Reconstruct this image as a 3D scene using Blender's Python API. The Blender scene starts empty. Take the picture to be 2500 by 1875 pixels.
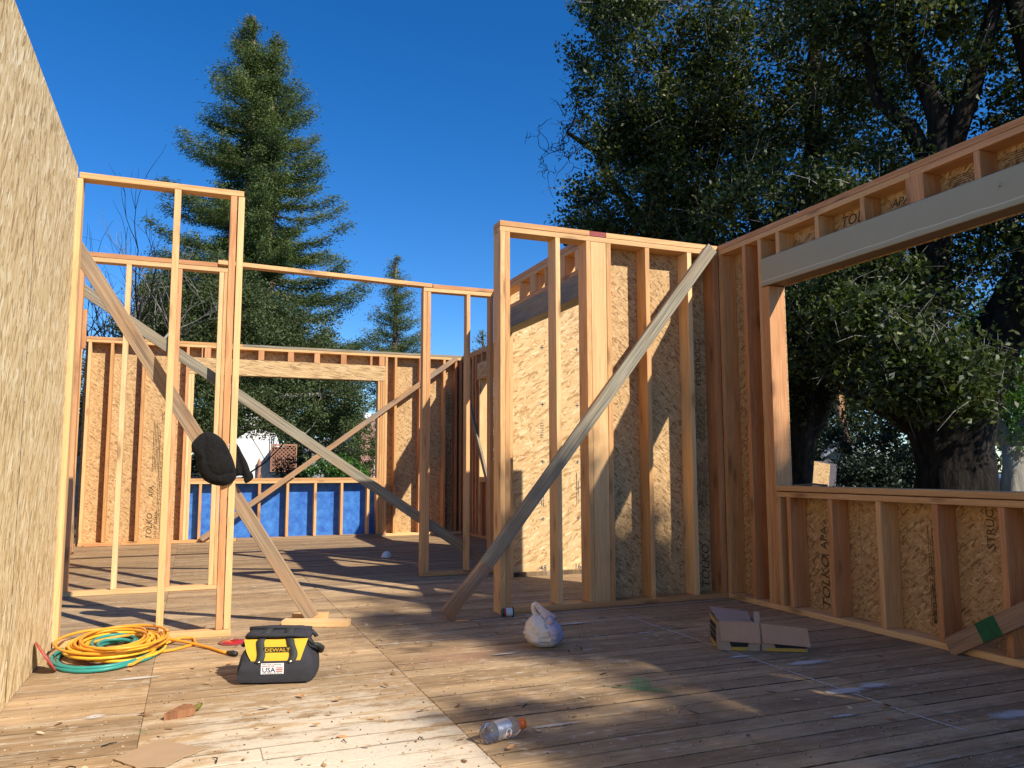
import bpy, math, random
import numpy as np
from mathutils import Vector, Matrix, Euler, noise as mnoise

S = bpy.context.scene
COL = S.collection
rng = np.random.default_rng(7)
random.seed(7)
rad = math.radians

# ------------------------------------------------------------------ camera
cam_d = bpy.data.cameras.new('camera')
cam = bpy.data.objects.new('camera', cam_d)
COL.objects.link(cam)
cam_d.sensor_width = 36.0
cam_d.lens = 1947.16 / 2500 * 36
cam_d.clip_start = 0.05
cam_d.clip_end = 2000
yaw, pitch, roll = 0.37852212, 0.10617649, -0.00242313
_f = Vector((math.sin(yaw) * math.cos(pitch), math.cos(yaw) * math.cos(pitch), math.sin(pitch)))
_r = Vector((math.cos(yaw), -math.sin(yaw), 0))
_u = _r.cross(_f)
_r2 = _r * math.cos(roll) + _u * math.sin(roll)
_u2 = _u * math.cos(roll) - _r * math.sin(roll)
cam.matrix_world = Matrix(((_r2.x, _u2.x, -_f.x, 0), (_r2.y, _u2.y, -_f.y, 0), (_r2.z, _u2.z, -_f.z, 1.0), (0, 0, 0, 1)))
S.camera = cam

# ------------------------------------------------------------------ light
SUN = Vector((0.56, -1.0, 0.93)).normalized()          # towards the sun
sun_el = math.asin(SUN.z)
sun_rot = math.atan2(SUN.x, SUN.y)
W = bpy.data.worlds.new('World')
S.world = W
W.use_nodes = True
wn = W.node_tree.nodes
wl = W.node_tree.links
sky = wn.new('ShaderNodeTexSky')
sky.sky_type = 'NISHITA'
sky.sun_disc = False
sky.sun_elevation = sun_el
sky.sun_rotation = sun_rot
sky.air_density = 1.0
sky.dust_density = 0.0
sky.ozone_density = 4.5
sky.altitude = 1500
hsv = wn.new('ShaderNodeHueSaturation')
hsv.inputs['Saturation'].default_value = 1.30
hsv.inputs['Hue'].default_value = .506
wl.new(sky.outputs[0], hsv.inputs['Color'])
wl.new(hsv.outputs[0], wn['Background'].inputs[0])
wn['Background'].inputs[1].default_value = 0.122
sl = bpy.data.lights.new('sun', 'SUN')
sl.energy = 5.0
sl.angle = rad(0.53)
sl.color = (1.0, 0.93, 0.82)
so = bpy.data.objects.new('sun', sl)
COL.objects.link(so)
so.rotation_euler = SUN.to_track_quat('Z', 'Y').to_euler()
so.location = (10, -18, 18)
S.view_settings.view_transform = 'Standard'
S.view_settings.look = 'None'
S.view_settings.exposure = 0.50
S.view_settings.gamma = 1.0
S.render.engine = 'CYCLES'

# ------------------------------------------------------------------ materials
class NT:
    def __init__(s, name, rough=0.75, spec=0.3):
        s.m = bpy.data.materials.new(name)
        s.m.use_nodes = True
        s.t = s.m.node_tree
        s.p = s.t.nodes['Principled BSDF']
        s.p.inputs['Roughness'].default_value = rough
        s.p.inputs['Specular IOR Level'].default_value = spec
    def n(s, kind, **kw):
        x = s.t.nodes.new('ShaderNode' + kind)
        for k, v in kw.items():
            if k.startswith('i_'):
                key = k[2:].replace('_', ' ')
                key = int(key) if key.isdigit() else key
                x.inputs[key].default_value = v
            else:
                setattr(x, k, v)
        return x
    def l(s, a, b):
        s.t.links.new(a, b)
    def math(s, op, a, b=None, clamp=False):
        x = s.n('Math', operation=op, use_clamp=clamp)
        for i, v in enumerate((a, b)):
            if v is None: continue
            if isinstance(v, (int, float)): x.inputs[i].default_value = v
            else: s.l(v, x.inputs[i])
        return x.outputs[0]
    def mix(s, fac, a, b, mode='MIX'):
        x = s.n('MixRGB', blend_type=mode)
        for i, v in enumerate((fac, a, b)):
            if isinstance(v, (int, float)): x.inputs[i].default_value = v
            elif isinstance(v, tuple): x.inputs[i].default_value = (*v[:3], 1)
            else: s.l(v, x.inputs[i])
        return x.outputs[0]
    def noise(s, vec, scale, detail=3, rough=.5, dist=0.0):
        x = s.n('TexNoise', i_Scale=scale, i_Detail=detail, i_Roughness=rough, i_Distortion=dist)
        if vec is not None: s.l(vec, x.inputs['Vector'])
        return x.outputs['Fac']
    def ramp(s, fac, lo, hi, clamp=True):
        x = s.n('MapRange', clamp=clamp)
        x.inputs['From Min'].default_value = lo
        x.inputs['From Max'].default_value = hi
        s.l(fac, x.inputs['Value'])
        return x.outputs[0]
    def scalev(s, vec, sc, loc=None):
        x = s.n('VectorMath', operation='MULTIPLY')
        s.l(vec, x.inputs[0]); x.inputs[1].default_value = sc
        if loc is None: return x.outputs[0]
        y = s.n('VectorMath', operation='ADD')
        s.l(x.outputs[0], y.inputs[0])
        if isinstance(loc, tuple): y.inputs[1].default_value = loc
        else: s.l(loc, y.inputs[1])
        return y.outputs[0]
    def bump(s, h, strength=.3, dist=.005):
        x = s.n('Bump', i_Strength=strength, i_Distance=dist)
        s.l(h, x.inputs['Height'])
        s.l(x.outputs[0], s.p.inputs['Normal'])
    def color(s, c):
        if isinstance(c, tuple): s.p.inputs['Base Color'].default_value = (*c[:3], 1)
        else: s.l(c, s.p.inputs['Base Color'])
        return s.m

def plain(name, c, rough=.7, spec=.3, metal=0.0, var=.12, scale=30):
    m = NT(name, rough, spec)
    m.p.inputs['Metallic'].default_value = metal
    tc = m.n('TexCoord').outputs['Object']
    f = m.noise(tc, scale, 4, .6)
    d = tuple(x * (1 - var) for x in c)
    e = tuple(min(1, x * (1 + var)) for x in c)
    m.color(m.mix(f, d, e))
    return m.m

def lumber_mat(name, light, dark, weather=0.0, grey=(.30, .27, .22)):
    m = NT(name, .62, .3)
    tc = m.n('TexCoord').outputs['Object']
    oi = m.n('ObjectInfo').outputs['Random']
    off = m.n('CombineXYZ')
    m.l(m.math('MULTIPLY', oi, 37.0), off.inputs[0]); m.l(m.math('MULTIPLY', oi, 71.0), off.inputs[1]); m.l(m.math('MULTIPLY', oi, 113.0), off.inputs[2])
    o = off.outputs[0]
    wob = m.noise(m.scalev(tc, (5, 5, 1.4), o), 1.0, 2)
    v = m.scalev(tc, (1, 1, 1), o)
    # knots: swirl the grain about sparse points
    kv = m.scalev(tc, (8, 8, 2.4), o)
    kn = m.n('TexVoronoi', i_Scale=1.0)
    m.l(kv, kn.inputs['Vector'])
    kd = kn.outputs['Distance']
    knot = m.ramp(kd, .21, .09)
    halo = m.ramp(kd, .48, .12)
    g = m.n('TexNoise', i_Scale=1.0, i_Detail=4.0, i_Roughness=.62)
    gv = m.scalev(tc, (52, 52, 1.0), o)
    ga = m.n('VectorMath', operation='ADD')
    m.l(gv, ga.inputs[0])
    cm = m.n('CombineXYZ')
    m.l(m.math('MULTIPLY', wob, 7.0), cm.inputs[0]); m.l(m.math('MULTIPLY', halo, 1.6), cm.inputs[1])
    m.l(cm.outputs[0], ga.inputs[1])
    m.l(ga.outputs[0], g.inputs['Vector'])
    rings = m.ramp(g.outputs['Fac'], .33, .68)
    fine = m.noise(m.scalev(tc, (260, 260, 5), o), 1.0, 2, .6)
    base = m.mix(rings, light, dark)
    # board-to-board tint
    tint = m.mix(m.math('FRACT', m.math('MULTIPLY', oi, 7.31)), (1.14, 1.12, 1.06), (.84, .72, .60))
    base = m.mix(1.0, base, tint, 'MULTIPLY')
    base = m.mix(m.math('MULTIPLY', m.ramp(fine, .35, .75), .22), base, tuple(x * .55 for x in dark))
    base = m.mix(m.math('MULTIPLY', knot, .75), base, (.16, .065, .02))
    base = m.mix(m.math('MULTIPLY', halo, .38), base, tuple(x * .7 for x in dark))
    # grubby handling marks and pencil dust
    sm = m.ramp(m.noise(m.scalev(tc, (9, 9, 4), o), 1.0, 5, .65), .60, .82)
    base = m.mix(m.math('MULTIPLY', sm, .35), base, (.20, .12, .06))
    if weather > 0:
        wv = m.ramp(m.noise(m.scalev(tc, (6, 6, 1.3), o), 1.0, 4, .6), .62 - weather * .55, .95 - weather * .55)
        streak = m.noise(m.scalev(tc, (120, 120, 2.2), o), 1.0, 3, .6)
        gcol = m.mix(m.ramp(streak, .36, .64), tuple(x * .52 for x in grey), tuple(x * 1.25 for x in grey))
        base = m.mix(wv, base, gcol)
        crack = m.ramp(m.noise(m.scalev(tc, (70, 70, 1.0), o), 1.0, 1, .5), .70, .74)
        base = m.mix(m.math('MULTIPLY', crack, .7), base, (.05, .04, .03))
    m.bump(m.math('ADD', m.math('MULTIPLY', g.outputs['Fac'], .5), fine), .22, .002)
    return m.color(base)

FIR = lumber_mat('fir_lumber', (.74, .47, .22), (.55, .29, .115))
FIRP = lumber_mat('fir_lumber_pale', (.80, .56, .29), (.66, .40, .18))
FIRR = lumber_mat('fir_lumber_red', (.66, .36, .17), (.47, .21, .085))
WEA = lumber_mat('weathered_lumber', (.46, .30, .17), (.33, .21, .115), .55, (.30, .225, .145))
WEG = lumber_mat('weathered_grey_lumber', (.36, .25, .145), (.25, .165, .09), .72, (.27, .235, .165))
WEB = lumber_mat('old_brown_lumber', (.44, .25, .12), (.30, .155, .07), .45, (.28, .22, .16))

def osb_mat(name, cols, fl=.055, fw=.014, angles=(15, 75, -40, 115), vert=None, rough=.7, dirt=.0, aniso=1.0):
    m = NT(name, rough, .35)
    tc0 = m.n('TexCoord').outputs['Object']
    wv = m.n('TexNoise', i_Scale=14.0, i_Detail=2.0)
    m.l(tc0, wv.inputs['Vector'])
    wa = m.n('VectorMath', operation='MULTIPLY_ADD')
    m.l(wv.outputs['Color'], wa.inputs[0]); wa.inputs[1].default_value = (.018, 0, .018); m.l(tc0, wa.inputs[2])
    tc = wa.outputs[0]
    cur = None; hgt = None
    for i, a in enumerate(angles):
        vr = m.n('VectorRotate', rotation_type='Y_AXIS')
        vr.inputs['Angle'].default_value = rad(a)
        m.l(tc, vr.inputs['Vector'])
        v = m.scalev(vr.outputs[0], (1 / fw, 0.0, 1 / fl), (i * 17.3, i * 3.1, i * 9.7))
        vo = m.n('TexVoronoi', i_Scale=1.0, i_Randomness=1.0)
        m.l(v, vo.inputs['Vector'])
        sx = m.n('SeparateXYZ'); m.l(vo.outputs['Color'], sx.inputs[0])
        val, sel, z = sx.outputs
        edge = m.ramp(vo.outputs['Distance'], .38, .62)
        val = m.math('SUBTRACT', val, m.math('MULTIPLY', edge, .16))
        if cur is None:
            cur, hgt = val, z
        else:
            on = m.math('GREATER_THAN', sel, .42)
            mx = m.n('Mix', data_type='FLOAT'); m.l(on, mx.inputs[0]); m.l(cur, mx.inputs[2]); m.l(val, mx.inputs[3]); cur = mx.outputs[0]
            mh = m.n('Mix', data_type='FLOAT'); m.l(on, mh.inputs[0]); m.l(hgt, mh.inputs[2]); m.l(z, mh.inputs[3]); hgt = mh.outputs[0]
    cr = m.n('ValToRGB')
    e = cr.color_ramp.elements
    e[0].position = 0.0; e[0].color = (*cols[0], 1)
    e[1].position = 1.0; e[1].color = (*cols[-1], 1)
    for k, c in enumerate(cols[1:-1]):
        q = e.new((.16, .5, .8)[k] if len(cols) == 5 else (k + 1) / (len(cols) - 1)); q.color = (*c, 1)
    m.l(cur, cr.inputs[0])
    fib = m.noise(m.scalev(tc0, (300, 1, 40)), 1.0, 2)
    base = m.mix(m.math('MULTIPLY', fib, .25), cr.outputs[0], tuple(x * .6 for x in cols[1]))
    if dirt:
        dn = m.ramp(m.noise(tc0, 3.0, 5, .6), .5, .8)
        base = m.mix(m.math('MULTIPLY', dn, dirt), base, (.12, .07, .035))
    m.bump(m.math('ADD', hgt, m.math('MULTIPLY', fib, .3)), .35, .0015)
    return m.color(base)

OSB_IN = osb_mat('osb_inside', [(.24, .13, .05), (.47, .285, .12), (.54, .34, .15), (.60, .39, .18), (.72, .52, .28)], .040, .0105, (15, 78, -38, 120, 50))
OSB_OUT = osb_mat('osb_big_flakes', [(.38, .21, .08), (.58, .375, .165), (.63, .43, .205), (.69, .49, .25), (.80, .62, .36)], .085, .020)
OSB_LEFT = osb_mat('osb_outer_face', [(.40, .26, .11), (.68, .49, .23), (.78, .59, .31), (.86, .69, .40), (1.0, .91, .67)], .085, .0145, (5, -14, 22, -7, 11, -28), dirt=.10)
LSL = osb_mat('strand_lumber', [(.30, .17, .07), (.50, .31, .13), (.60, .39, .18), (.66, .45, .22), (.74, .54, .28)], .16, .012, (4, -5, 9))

def floor_mat():
    m = NT('floor_boards', .8, .25)
    tc = m.n('NewGeometry').outputs['Position']
    oi = m.n('ObjectInfo').outputs['Random']
    sx = m.n('SeparateXYZ'); m.l(tc, sx.inputs[0])
    X, Y, Z = sx.outputs
    off = m.n('CombineXYZ'); m.l(m.math('MULTIPLY', oi, 50.0), off.inputs[0]); m.l(m.math('MULTIPLY', oi, 31.0), off.inputs[2])
    # boards of the joined far rows get their tint from a stepped coordinate
    row = m.math('FLOOR', m.math('DIVIDE', Y, .127))
    wn_ = m.n('TexWhiteNoise', noise_dimensions='2D')
    cb = m.n('CombineXYZ'); m.l(row, cb.inputs[0]); m.l(m.math('FLOOR', m.math('MULTIPLY', m.math('ADD', X, .15), .42)), cb.inputs[1])
    m.l(cb.outputs[0], wn_.inputs['Vector'])
    st0 = m.noise(m.scalev(tc, (3.0, 70, 1), off.outputs[0]), 1.0, 6, .66)
    st1 = m.noise(m.scalev(tc, (7, 16, 1), off.outputs[0]), 1.0, 7, .72)
    st = m.math('ADD', m.math('MULTIPLY', st0, .5), m.math('MULTIPLY', st1, .5))
    fine = m.noise(m.scalev(tc, (14, 300, 1), off.outputs[0]), 1.0, 3, .6)
    blot = m.noise(tc, 2.6, 6, .62)
    base = m.mix(m.ramp(st, .38, .63), (.49, .350, .205), (.265, .178, .098))
    base = m.mix(m.math('MULTIPLY', m.ramp(blot, .45, .72), .55), base, (.48, .36, .225))
    tint = m.mix(wn_.outputs['Value'], (1.18, 1.13, 1.06), (.80, .77, .74))
    base = m.mix(1.0, base, tint, 'MULTIPLY')
    base = m.mix(1.0, base, m.mix(oi, (1.12, 1.10, 1.05), (.80, .76, .70)), 'MULTIPLY')
    base = m.mix(m.math('MULTIPLY', m.ramp(fine, .5, .8), .35), base, (.07, .045, .028))
    # white plaster dust swept over the boards between the joints at x=-0.15 and x=1.0
    dn = m.noise(m.scalev(tc, (5, 13, 1)), 1.0, 9, .74)
    dx = m.math('MULTIPLY', m.math('GREATER_THAN', X, -.153), m.math('LESS_THAN', X, 1.0))
    dy = m.ramp(Y, 4.7, 2.9)
    edgex = m.ramp(m.math('ABSOLUTE', m.math('SUBTRACT', X, .48)), .75, .2)
    dm = m.math('MULTIPLY', m.math('MULTIPLY', dx, dy), m.math('ADD', m.math('MULTIPLY', edgex, .5), .5))
    dust = m.ramp(m.math('ADD', dn, m.math('MULTIPLY', dm, .30)), .62, .74)
    dust = m.math('MAXIMUM', m.math('MULTIPLY', dust, dm), m.math('MULTIPLY', m.ramp(m.math('ADD', dn, m.math('MULTIPLY', m.ramp(m.noise(tc, .8, 3), .45, .65), .10)), .60, .70), .35))
    # light dust on the left strip
    dust2 = m.math('MULTIPLY', m.math('MULTIPLY', m.ramp(m.noise(m.scalev(tc, (1.6, 16, 1), off.outputs[0]), 1.0, 6, .62), .50, .66), m.math('LESS_THAN', X, -.153)), m.math('MULTIPLY', m.ramp(Y, 5.0, 3.2), .6))
    dust = m.math('MAXIMUM', dust, dust2)
    base = m.mix(m.math('MULTIPLY', dust, .88), base, m.mix(m.noise(tc, 55, 4, .7), (.56, .46, .32), (.86, .78, .62)))
    # spatters of plaster: elongated specks, sparse
    vo = m.n('TexVoronoi', i_Scale=1.0); m.l(m.scalev(tc, (13, 46, 1)), vo.inputs['Vector'])
    sp = m.n('SeparateXYZ'); m.l(vo.outputs['Color'], sp.inputs[0])
    near = m.ramp(m.noise(tc, 1.1, 3), .40, .62)
    thr = m.math('MULTIPLY', m.math('GREATER_THAN', sp.outputs[0], .62), near)
    spk = m.math('MULTIPLY', m.ramp(m.math('ADD', vo.outputs['Distance'], m.math('MULTIPLY', m.noise(tc, 160, 2), .25)), .42, .34), thr)
    base = m.mix(m.math('MULTIPLY', spk, .62), base, (.66, .58, .46))
    # bigger smears
    sm = m.ramp(m.noise(m.scalev(tc, (1.5, 11, 1), (8.3, 0, 0)), 1.0, 6, .66), .62, .70)
    base = m.mix(m.math('MULTIPLY', sm, .50), base, (.50, .44, .36))
    # dark grime spots
    gr = m.ramp(m.noise(m.scalev(tc, (24, 60, 1)), 1.0, 4, .7), .68, .76)
    base = m.mix(m.math('MULTIPLY', gr, .6), base, (.05, .032, .02))
    # seams between boards darkened: packed grime plus painted-in gap shade
    fr_ = m.math('FRACT', m.math('DIVIDE', m.math('SUBTRACT', Y, 1.86), .127))
    sd = m.math('ABSOLUTE', m.math('SUBTRACT', fr_, .5))
    sd = m.math('ADD', sd, m.math('MULTIPLY', m.math('SUBTRACT', m.noise(m.scalev(tc, (5, 1, 1), off.outputs[0]), 1.0, 5, .7), .5), .085))
    seam = m.ramp(sd, .452, .478)
    sx_ = m.math('ADD', m.math('MULTIPLY', m.math('GREATER_THAN', X, 1.0), .30), .62)
    base = m.mix(m.math('MULTIPLY', seam, sx_), base, (.040, .026, .016))
    # reddish tint patch
    rd = m.n('VectorMath', operation='DISTANCE'); m.l(m.scalev(tc, (1, 2.2, 0)), rd.inputs[0]); rd.inputs[1].default_value = (1.42, 4.22 * 2.2, 0)
    rp = m.math('MULTIPLY', m.ramp(rd.outputs['Value'], .5, .1), m.noise(tc, 9, 4))
    base = m.mix(m.math('MULTIPLY', rp, .4), base, (.45, .18, .12))
    m.bump(m.math('ADD', st, m.math('MULTIPLY', fine, .6)), .35, .003)
    return m.color(base)
FLOOR = floor_mat()
DARK = plain('dark_underside', (.02, .015, .01), .95)
INK = plain('print_ink', (.11, .068, .035), .8, .1, var=.45, scale=220)
INKB = plain('print_ink_blue', (.05, .07, .10), .8, .1)
BEAM = None

# ------------------------------------------------------------------ mesh helpers
def link(name, me, mat=None, parent=None, loc=None):
    o = bpy.data.objects.new(name, me)
    COL.objects.link(o)
    if mat is not None and me is not None and len(me.materials) == 0:
        me.materials.append(mat)
    if parent is not None: o.parent = parent
    if loc is not None: o.location = loc
    return o

def tag(o, label=None, cat=None, group=None, kind=None):
    if label: o['label'] = label
    if cat: o['category'] = cat
    if group: o['group'] = group
    if kind: o['kind'] = kind
    elif cat: o['kind'] = 'thing'
    return o

def thing(name, label, cat, loc=(0, 0, 0), rz=0.0, group=None):
    o = bpy.data.objects.new(name, None)
    o.empty_display_size = .1
    COL.objects.link(o)
    o.location = loc; o.rotation_euler = (0, 0, rz)
    return tag(o, label, cat, group)

def mesh_from(verts, faces, smooth=False):
    me = bpy.data.meshes.new('m')
    me.from_pydata([tuple(v) for v in verts], [], [tuple(f) for f in faces])
    if smooth: me.polygons.foreach_set('use_smooth', [True] * len(me.polygons))
    me.update()
    return me

def cbox_geo(sx, sy, sz, c=.0015):
    """box with chamfered edges, centred"""
    hx, hy, hz = sx / 2, sy / 2, sz / 2
    c = min(c, hx * .4, hy * .4, hz * .4)
    V = []; idx = {}
    for ix in (-1, 1):
        for iy in (-1, 1):
            for iz in (-1, 1):
                for ax in range(3):
                    p = [ix * (hx - c), iy * (hy - c), iz * (hz - c)]
                    p[ax] = (ix * hx, iy * hy, iz * hz)[ax]
                    idx[(ix, iy, iz, ax)] = len(V); V.append(p)
    F = []
    for ax in range(3):
        o1, o2 = [(1, 2), (2, 0), (0, 1)][ax]
        for s in (-1, 1):
            loop = []
            for a, b in ((-1, -1), (1, -1), (1, 1), (-1, 1)):
                k = [0, 0, 0]; k[ax] = s; k[o1] = a; k[o2] = b
                loop.append(idx[(*k, ax)])
            F.append(loop if s > 0 else loop[::-1])
    for ax in range(3):                       # edges along ax
        o1, o2 = [(1, 2), (2, 0), (0, 1)][ax]
        for a in (-1, 1):
            for b in (-1, 1):
                q = []
                for s, fx in ((-1, o1), (1, o1), (1, o2), (-1, o2)):
                    k = [0, 0, 0]; k[ax] = s; k[o1] = a; k[o2] = b
                    q.append(idx[(*k, fx)])
                F.append(q if a * b < 0 else q[::-1])
    for ix in (-1, 1):
        for iy in (-1, 1):
            for iz in (-1, 1):
                t = [idx[(ix, iy, iz, k)] for k in range(3)]
                F.append(t if ix * iy * iz > 0 else t[::-1])
    return V, F

_cache = {}
def cbox(sx, sy, sz, mat, c=.0015):
    k = (round(sx, 3), round(sy, 3), round(sz, 3), mat.name if mat else '', c)
    if k not in _cache:
        me = mesh_from(*cbox_geo(sx, sy, sz, c))
        if mat: me.materials.append(mat)
        _cache[k] = me
    return _cache[k]

AX = {'x': Matrix(((0, 0, 1), (1, 0, 0), (0, 1, 0))), 'y': Matrix(((0, 1, 0), (0, 0, 1), (1, 0, 0))),
      'z': Matrix.Identity(3), 'xz': Matrix(((0, 0, 1), (0, -1, 0), (1, 0, 0))), 'zy': Matrix(((0, -1, 0), (1, 0, 0), (0, 0, 1)))}
def member(parent, name, lo, hi, axis, mat, jit=.0008, c=.002, tilt=0.0):
    """axis-aligned stick; its local Z runs along the grain"""
    lo = Vector(lo); hi = Vector(hi)
    ctr = (lo + hi) / 2; d = hi - lo
    R = AX[axis]
    l = [abs(x) for x in (R.transposed() @ d)]
    o = link(name, cbox(*l, mat, c))
    o.matrix_world = Matrix.Translation(ctr + Vector([random.uniform(-jit, jit) for _ in range(3)])) @ R.to_4x4()
    if tilt or jit:
        o.rotation_euler.rotate(Euler((random.uniform(-1, 1) * jit * .6 , random.uniform(-1, 1) * jit * .6, 0)))
    if parent:
        o.parent = parent
        o.location = o.location - parent.location
    return o

def beam(parent, name, p0, p1, wide, thick, normal, mat, c=.002):
    """stick between two points; wide face looks along normal"""
    p0 = Vector(p0); p1 = Vector(p1)
    z = (p1 - p0).normalized(); n = Vector(normal)
    n = (n - z * n.dot(z)).normalized()
    x = n.cross(z)
    R = Matrix((x, n, z)).transposed()
    o = link(name, cbox(wide, thick, (p1 - p0).length, mat, c), parent=parent)
    M = Matrix.Translation((p0 + p1) / 2 - (parent.location if parent else Vector())) @ R.to_4x4()
    o.matrix_basis = M
    return o

def pick():
    return random.choice((FIR, FIR, FIRP, FIRR))

class Tubes:
    def __init__(s): s.V = []; s.F = []
    def add(s, pts, radii, n=6, cap=True, ridge=0.0):
        pts = [Vector(p) for p in pts]
        if isinstance(radii, (int, float)): radii = [radii] * len(pts)
        b = len(s.V); prev = None
        for i, p in enumerate(pts):
            t = (pts[min(i + 1, len(pts) - 1)] - pts[max(i - 1, 0)])
            if t.length < 1e-9: t = Vector((0, 0, 1))
            t.normalize()
            if prev is None:
                u = t.orthogonal().normalized()
            else:
                u = (prev - t * prev.dot(t))
                u = u.normalized() if u.length > 1e-6 else t.orthogonal().normalized()
            prev = u; w = t.cross(u)
            for k in range(n):
                a = 2 * math.pi * k / n
                rr_ = radii[i]
                if ridge: rr_ *= 1 + ridge * (mnoise.noise(Vector((math.cos(a) * 3.2, math.sin(a) * 3.2, i * .35))) + .7 * mnoise.noise(Vector((math.cos(a) * 1.2 + 7, math.sin(a) * 1.2, i * .12))))
                s.V.append(p + (u * math.cos(a) + w * math.sin(a)) * rr_)
        for i in range(len(pts) - 1):
            for k in range(n):
                k2 = (k + 1) % n
                s.F.append((b + i * n + k, b + i * n + k2, b + (i + 1) * n + k2, b + (i + 1) * n + k))
        if cap:
            s.F.append(tuple(b + k for k in range(n))[::-1]); e = b + (len(pts) - 1) * n
            s.F.append(tuple(e + k for k in range(n)))
    def build(s, name, mat, parent=None, smooth=True):
        return link(name, mesh_from(s.V, s.F, smooth), mat, parent)

def boxes(name, items, mat, parent=None):
    """several boxes in one mesh: items = (lo, hi)"""
    V = []; F = []
    for lo, hi in items:
        b = len(V)
        for x in (lo[0], hi[0]):
            for y in (lo[1], hi[1]):
                for z in (lo[2], hi[2]): V.append((x, y, z))
        F += [(b, b + 1, b + 3, b + 2), (b + 4, b + 6, b + 7, b + 5), (b, b + 4, b + 5, b + 1), (b + 2, b + 3, b + 7, b + 6), (b, b + 2, b + 6, b + 4), (b + 1, b + 5, b + 7, b + 3)]
    return link(name, mesh_from(V, F), mat, parent)

def text_mesh(s, size, bold=0.0, shear=0.0):
    cu = bpy.data.curves.new('t', 'FONT')
    cu.body = s; cu.size = size; cu.offset = bold * size; cu.shear = shear; cu.resolution_u = 2
    o = bpy.data.objects.new('t', cu); COL.objects.link(o)
    dg = bpy.context.evaluated_depsgraph_get()
    me = bpy.data.meshes.new_from_object(o.evaluated_get(dg))
    bpy.data.objects.remove(o)
    return me

def put_text(parent, s, size, loc, right, up, mat, bold=.01, shear=0.0, name='printed_lettering'):
    me = text_mesh(s, size, bold, shear)
    me.materials.clear(); me.materials.append(mat)
    o = link(name, me, mat, parent)
    r = Vector(right).normalized(); u = Vector(up).normalized(); n = r.cross(u)
    o.matrix_basis = Matrix.Translation(Vector(loc) - (parent.location if parent else Vector())) @ Matrix((r, u, n)).transposed().to_4x4()
    return o

def fine_print(parent, org, right, up, w, rows, mat, h=.006, gap=.011, seed=1, name='fine_print'):
    """rows of too-small-to-read stamped print: ink dashes"""
    rr = random.Random(seed); V = []; F = []
    r = Vector(right).normalized(); u = Vector(up).normalized(); O = Vector(org) - (parent.location if parent else Vector())
    for k in range(rows):
        x = rr.uniform(0, w * .1); end = w * rr.uniform(.7, 1)
        while x < end:
            l = rr.uniform(.002, .006)
            if rr.random() < .82:
                b = len(V); hh = h * rr.uniform(.7, 1)
                for a, c in ((x, 0), (x + l, 0), (x + l, hh), (x, hh)): V.append(O + r * a + u * (c + k * gap))
                F.append((b, b + 1, b + 2, b + 3))
            x += l + rr.uniform(.001, .003)
    return link(name, mesh_from(V, F), mat, parent)

# ------------------------------------------------------------------ ground
def ground_mat():
    m = NT('yard_ground', .95, .1)
    tc = m.n('NewGeometry').outputs['Position']
    f = m.noise(tc, .35, 6, .6); g = m.noise(tc, 6, 5, .7)
    m.color(m.mix(m.ramp(f, .4, .6), m.mix(g, (.05, .07, .025), (.10, .12, .045)), m.mix(g, (.16, .11, .07), (.09, .06, .04))))
    return m.m
gv = []; n_ = 24
gf = []
for i in range(n_ + 1):
    for j in range(n_ + 1):
        x = -300 + 600 * i / n_; y = -300 + 600 * j / n_
        gv.append((x, y, -.62))
for i in range(n_):
    for j in range(n_):
        a = i * (n_ + 1) + j
        gf.append((a, a + n_ + 1, a + n_ + 2, a + 1))
tag(link('ground', mesh_from(gv, gf), ground_mat()), kind='structure')

# ------------------------------------------------------------------ floor of planks
floor = bpy.data.objects.new('floor', None); COL.objects.link(floor); tag(floor, kind='structure')
PW = .127
boxes('subfloor_frame', [((-1.7, -1.9, -.50), (2.72, 12.3, -.047)), ((2.72, -1.9, -.50), (4.05, 5.4, -.047)), ((2.72, 7.38, -.50), (4.05, 12.3, -.047)), ((2.72, 5.4, -.50), (4.6, 7.38, -.095))], DARK, floor)
joints = [-1.62, -.153, 1.0, 2.92, 4.06]
row = 0; y = 1.86; near = 0
while y < 7.9:
    segs = list(zip(joints[:-1], joints[1:]))
    for si, (xa, xb) in enumerate(segs):
        if xb > 2.75 and 5.40 < y < 7.3:
            if si == 3: continue
            xb = 2.75 if si == 2 else xb
        if si == 0 and y < 5.2: xa = -.72
        cuts = [xa, xb]
        if si in (1, 2) and random.random() < .13:
            cuts.insert(1, random.uniform(xa + .3, xb - .3))
        for a, b in zip(cuts[:-1], cuts[1:]):
            if near >= 290: continue
            g = random.choice((.005, .007, .009, .013)) if xa > .9 else random.choice((.0025, .004, .005, .008))
            o = link('plank', cbox(b - a - .0015, PW - g, .044, FLOOR, .0022), parent=floor)
            o.location = ((a + b) / 2, y + PW / 2, -.022 + random.uniform(-.0012, .0012))
            o.rotation_euler = (random.uniform(-.006, .006), 0, 0)
            near += 1
    y += PW; row += 1
V = []; F = []
def addbox(V, F, lo, hi):
    b = len(V)
    for vx in (lo[0], hi[0]):
        for vy in (lo[1], hi[1]):
            for vz in (lo[2], hi[2]): V.append((vx, vy, vz))
    F += [(b, b + 1, b + 3, b + 2), (b + 4, b + 6, b + 7, b + 5), (b, b + 4, b + 5, b + 1), (b + 2, b + 3, b + 7, b + 6), (b, b + 2, b + 6, b + 4), (b + 1, b + 5, b + 7, b + 3)]
yy = y
while yy < 12.2:
    for xa, xb in zip(joints[:-1], joints[1:]):
        z = random.uniform(-.001, .001); g = random.choice((.002, .003, .005))
        addbox(V, F, (xa + .001, yy, -.04), (xb - .001, yy + PW - g, z))
    yy += PW
yy = -1.9
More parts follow.
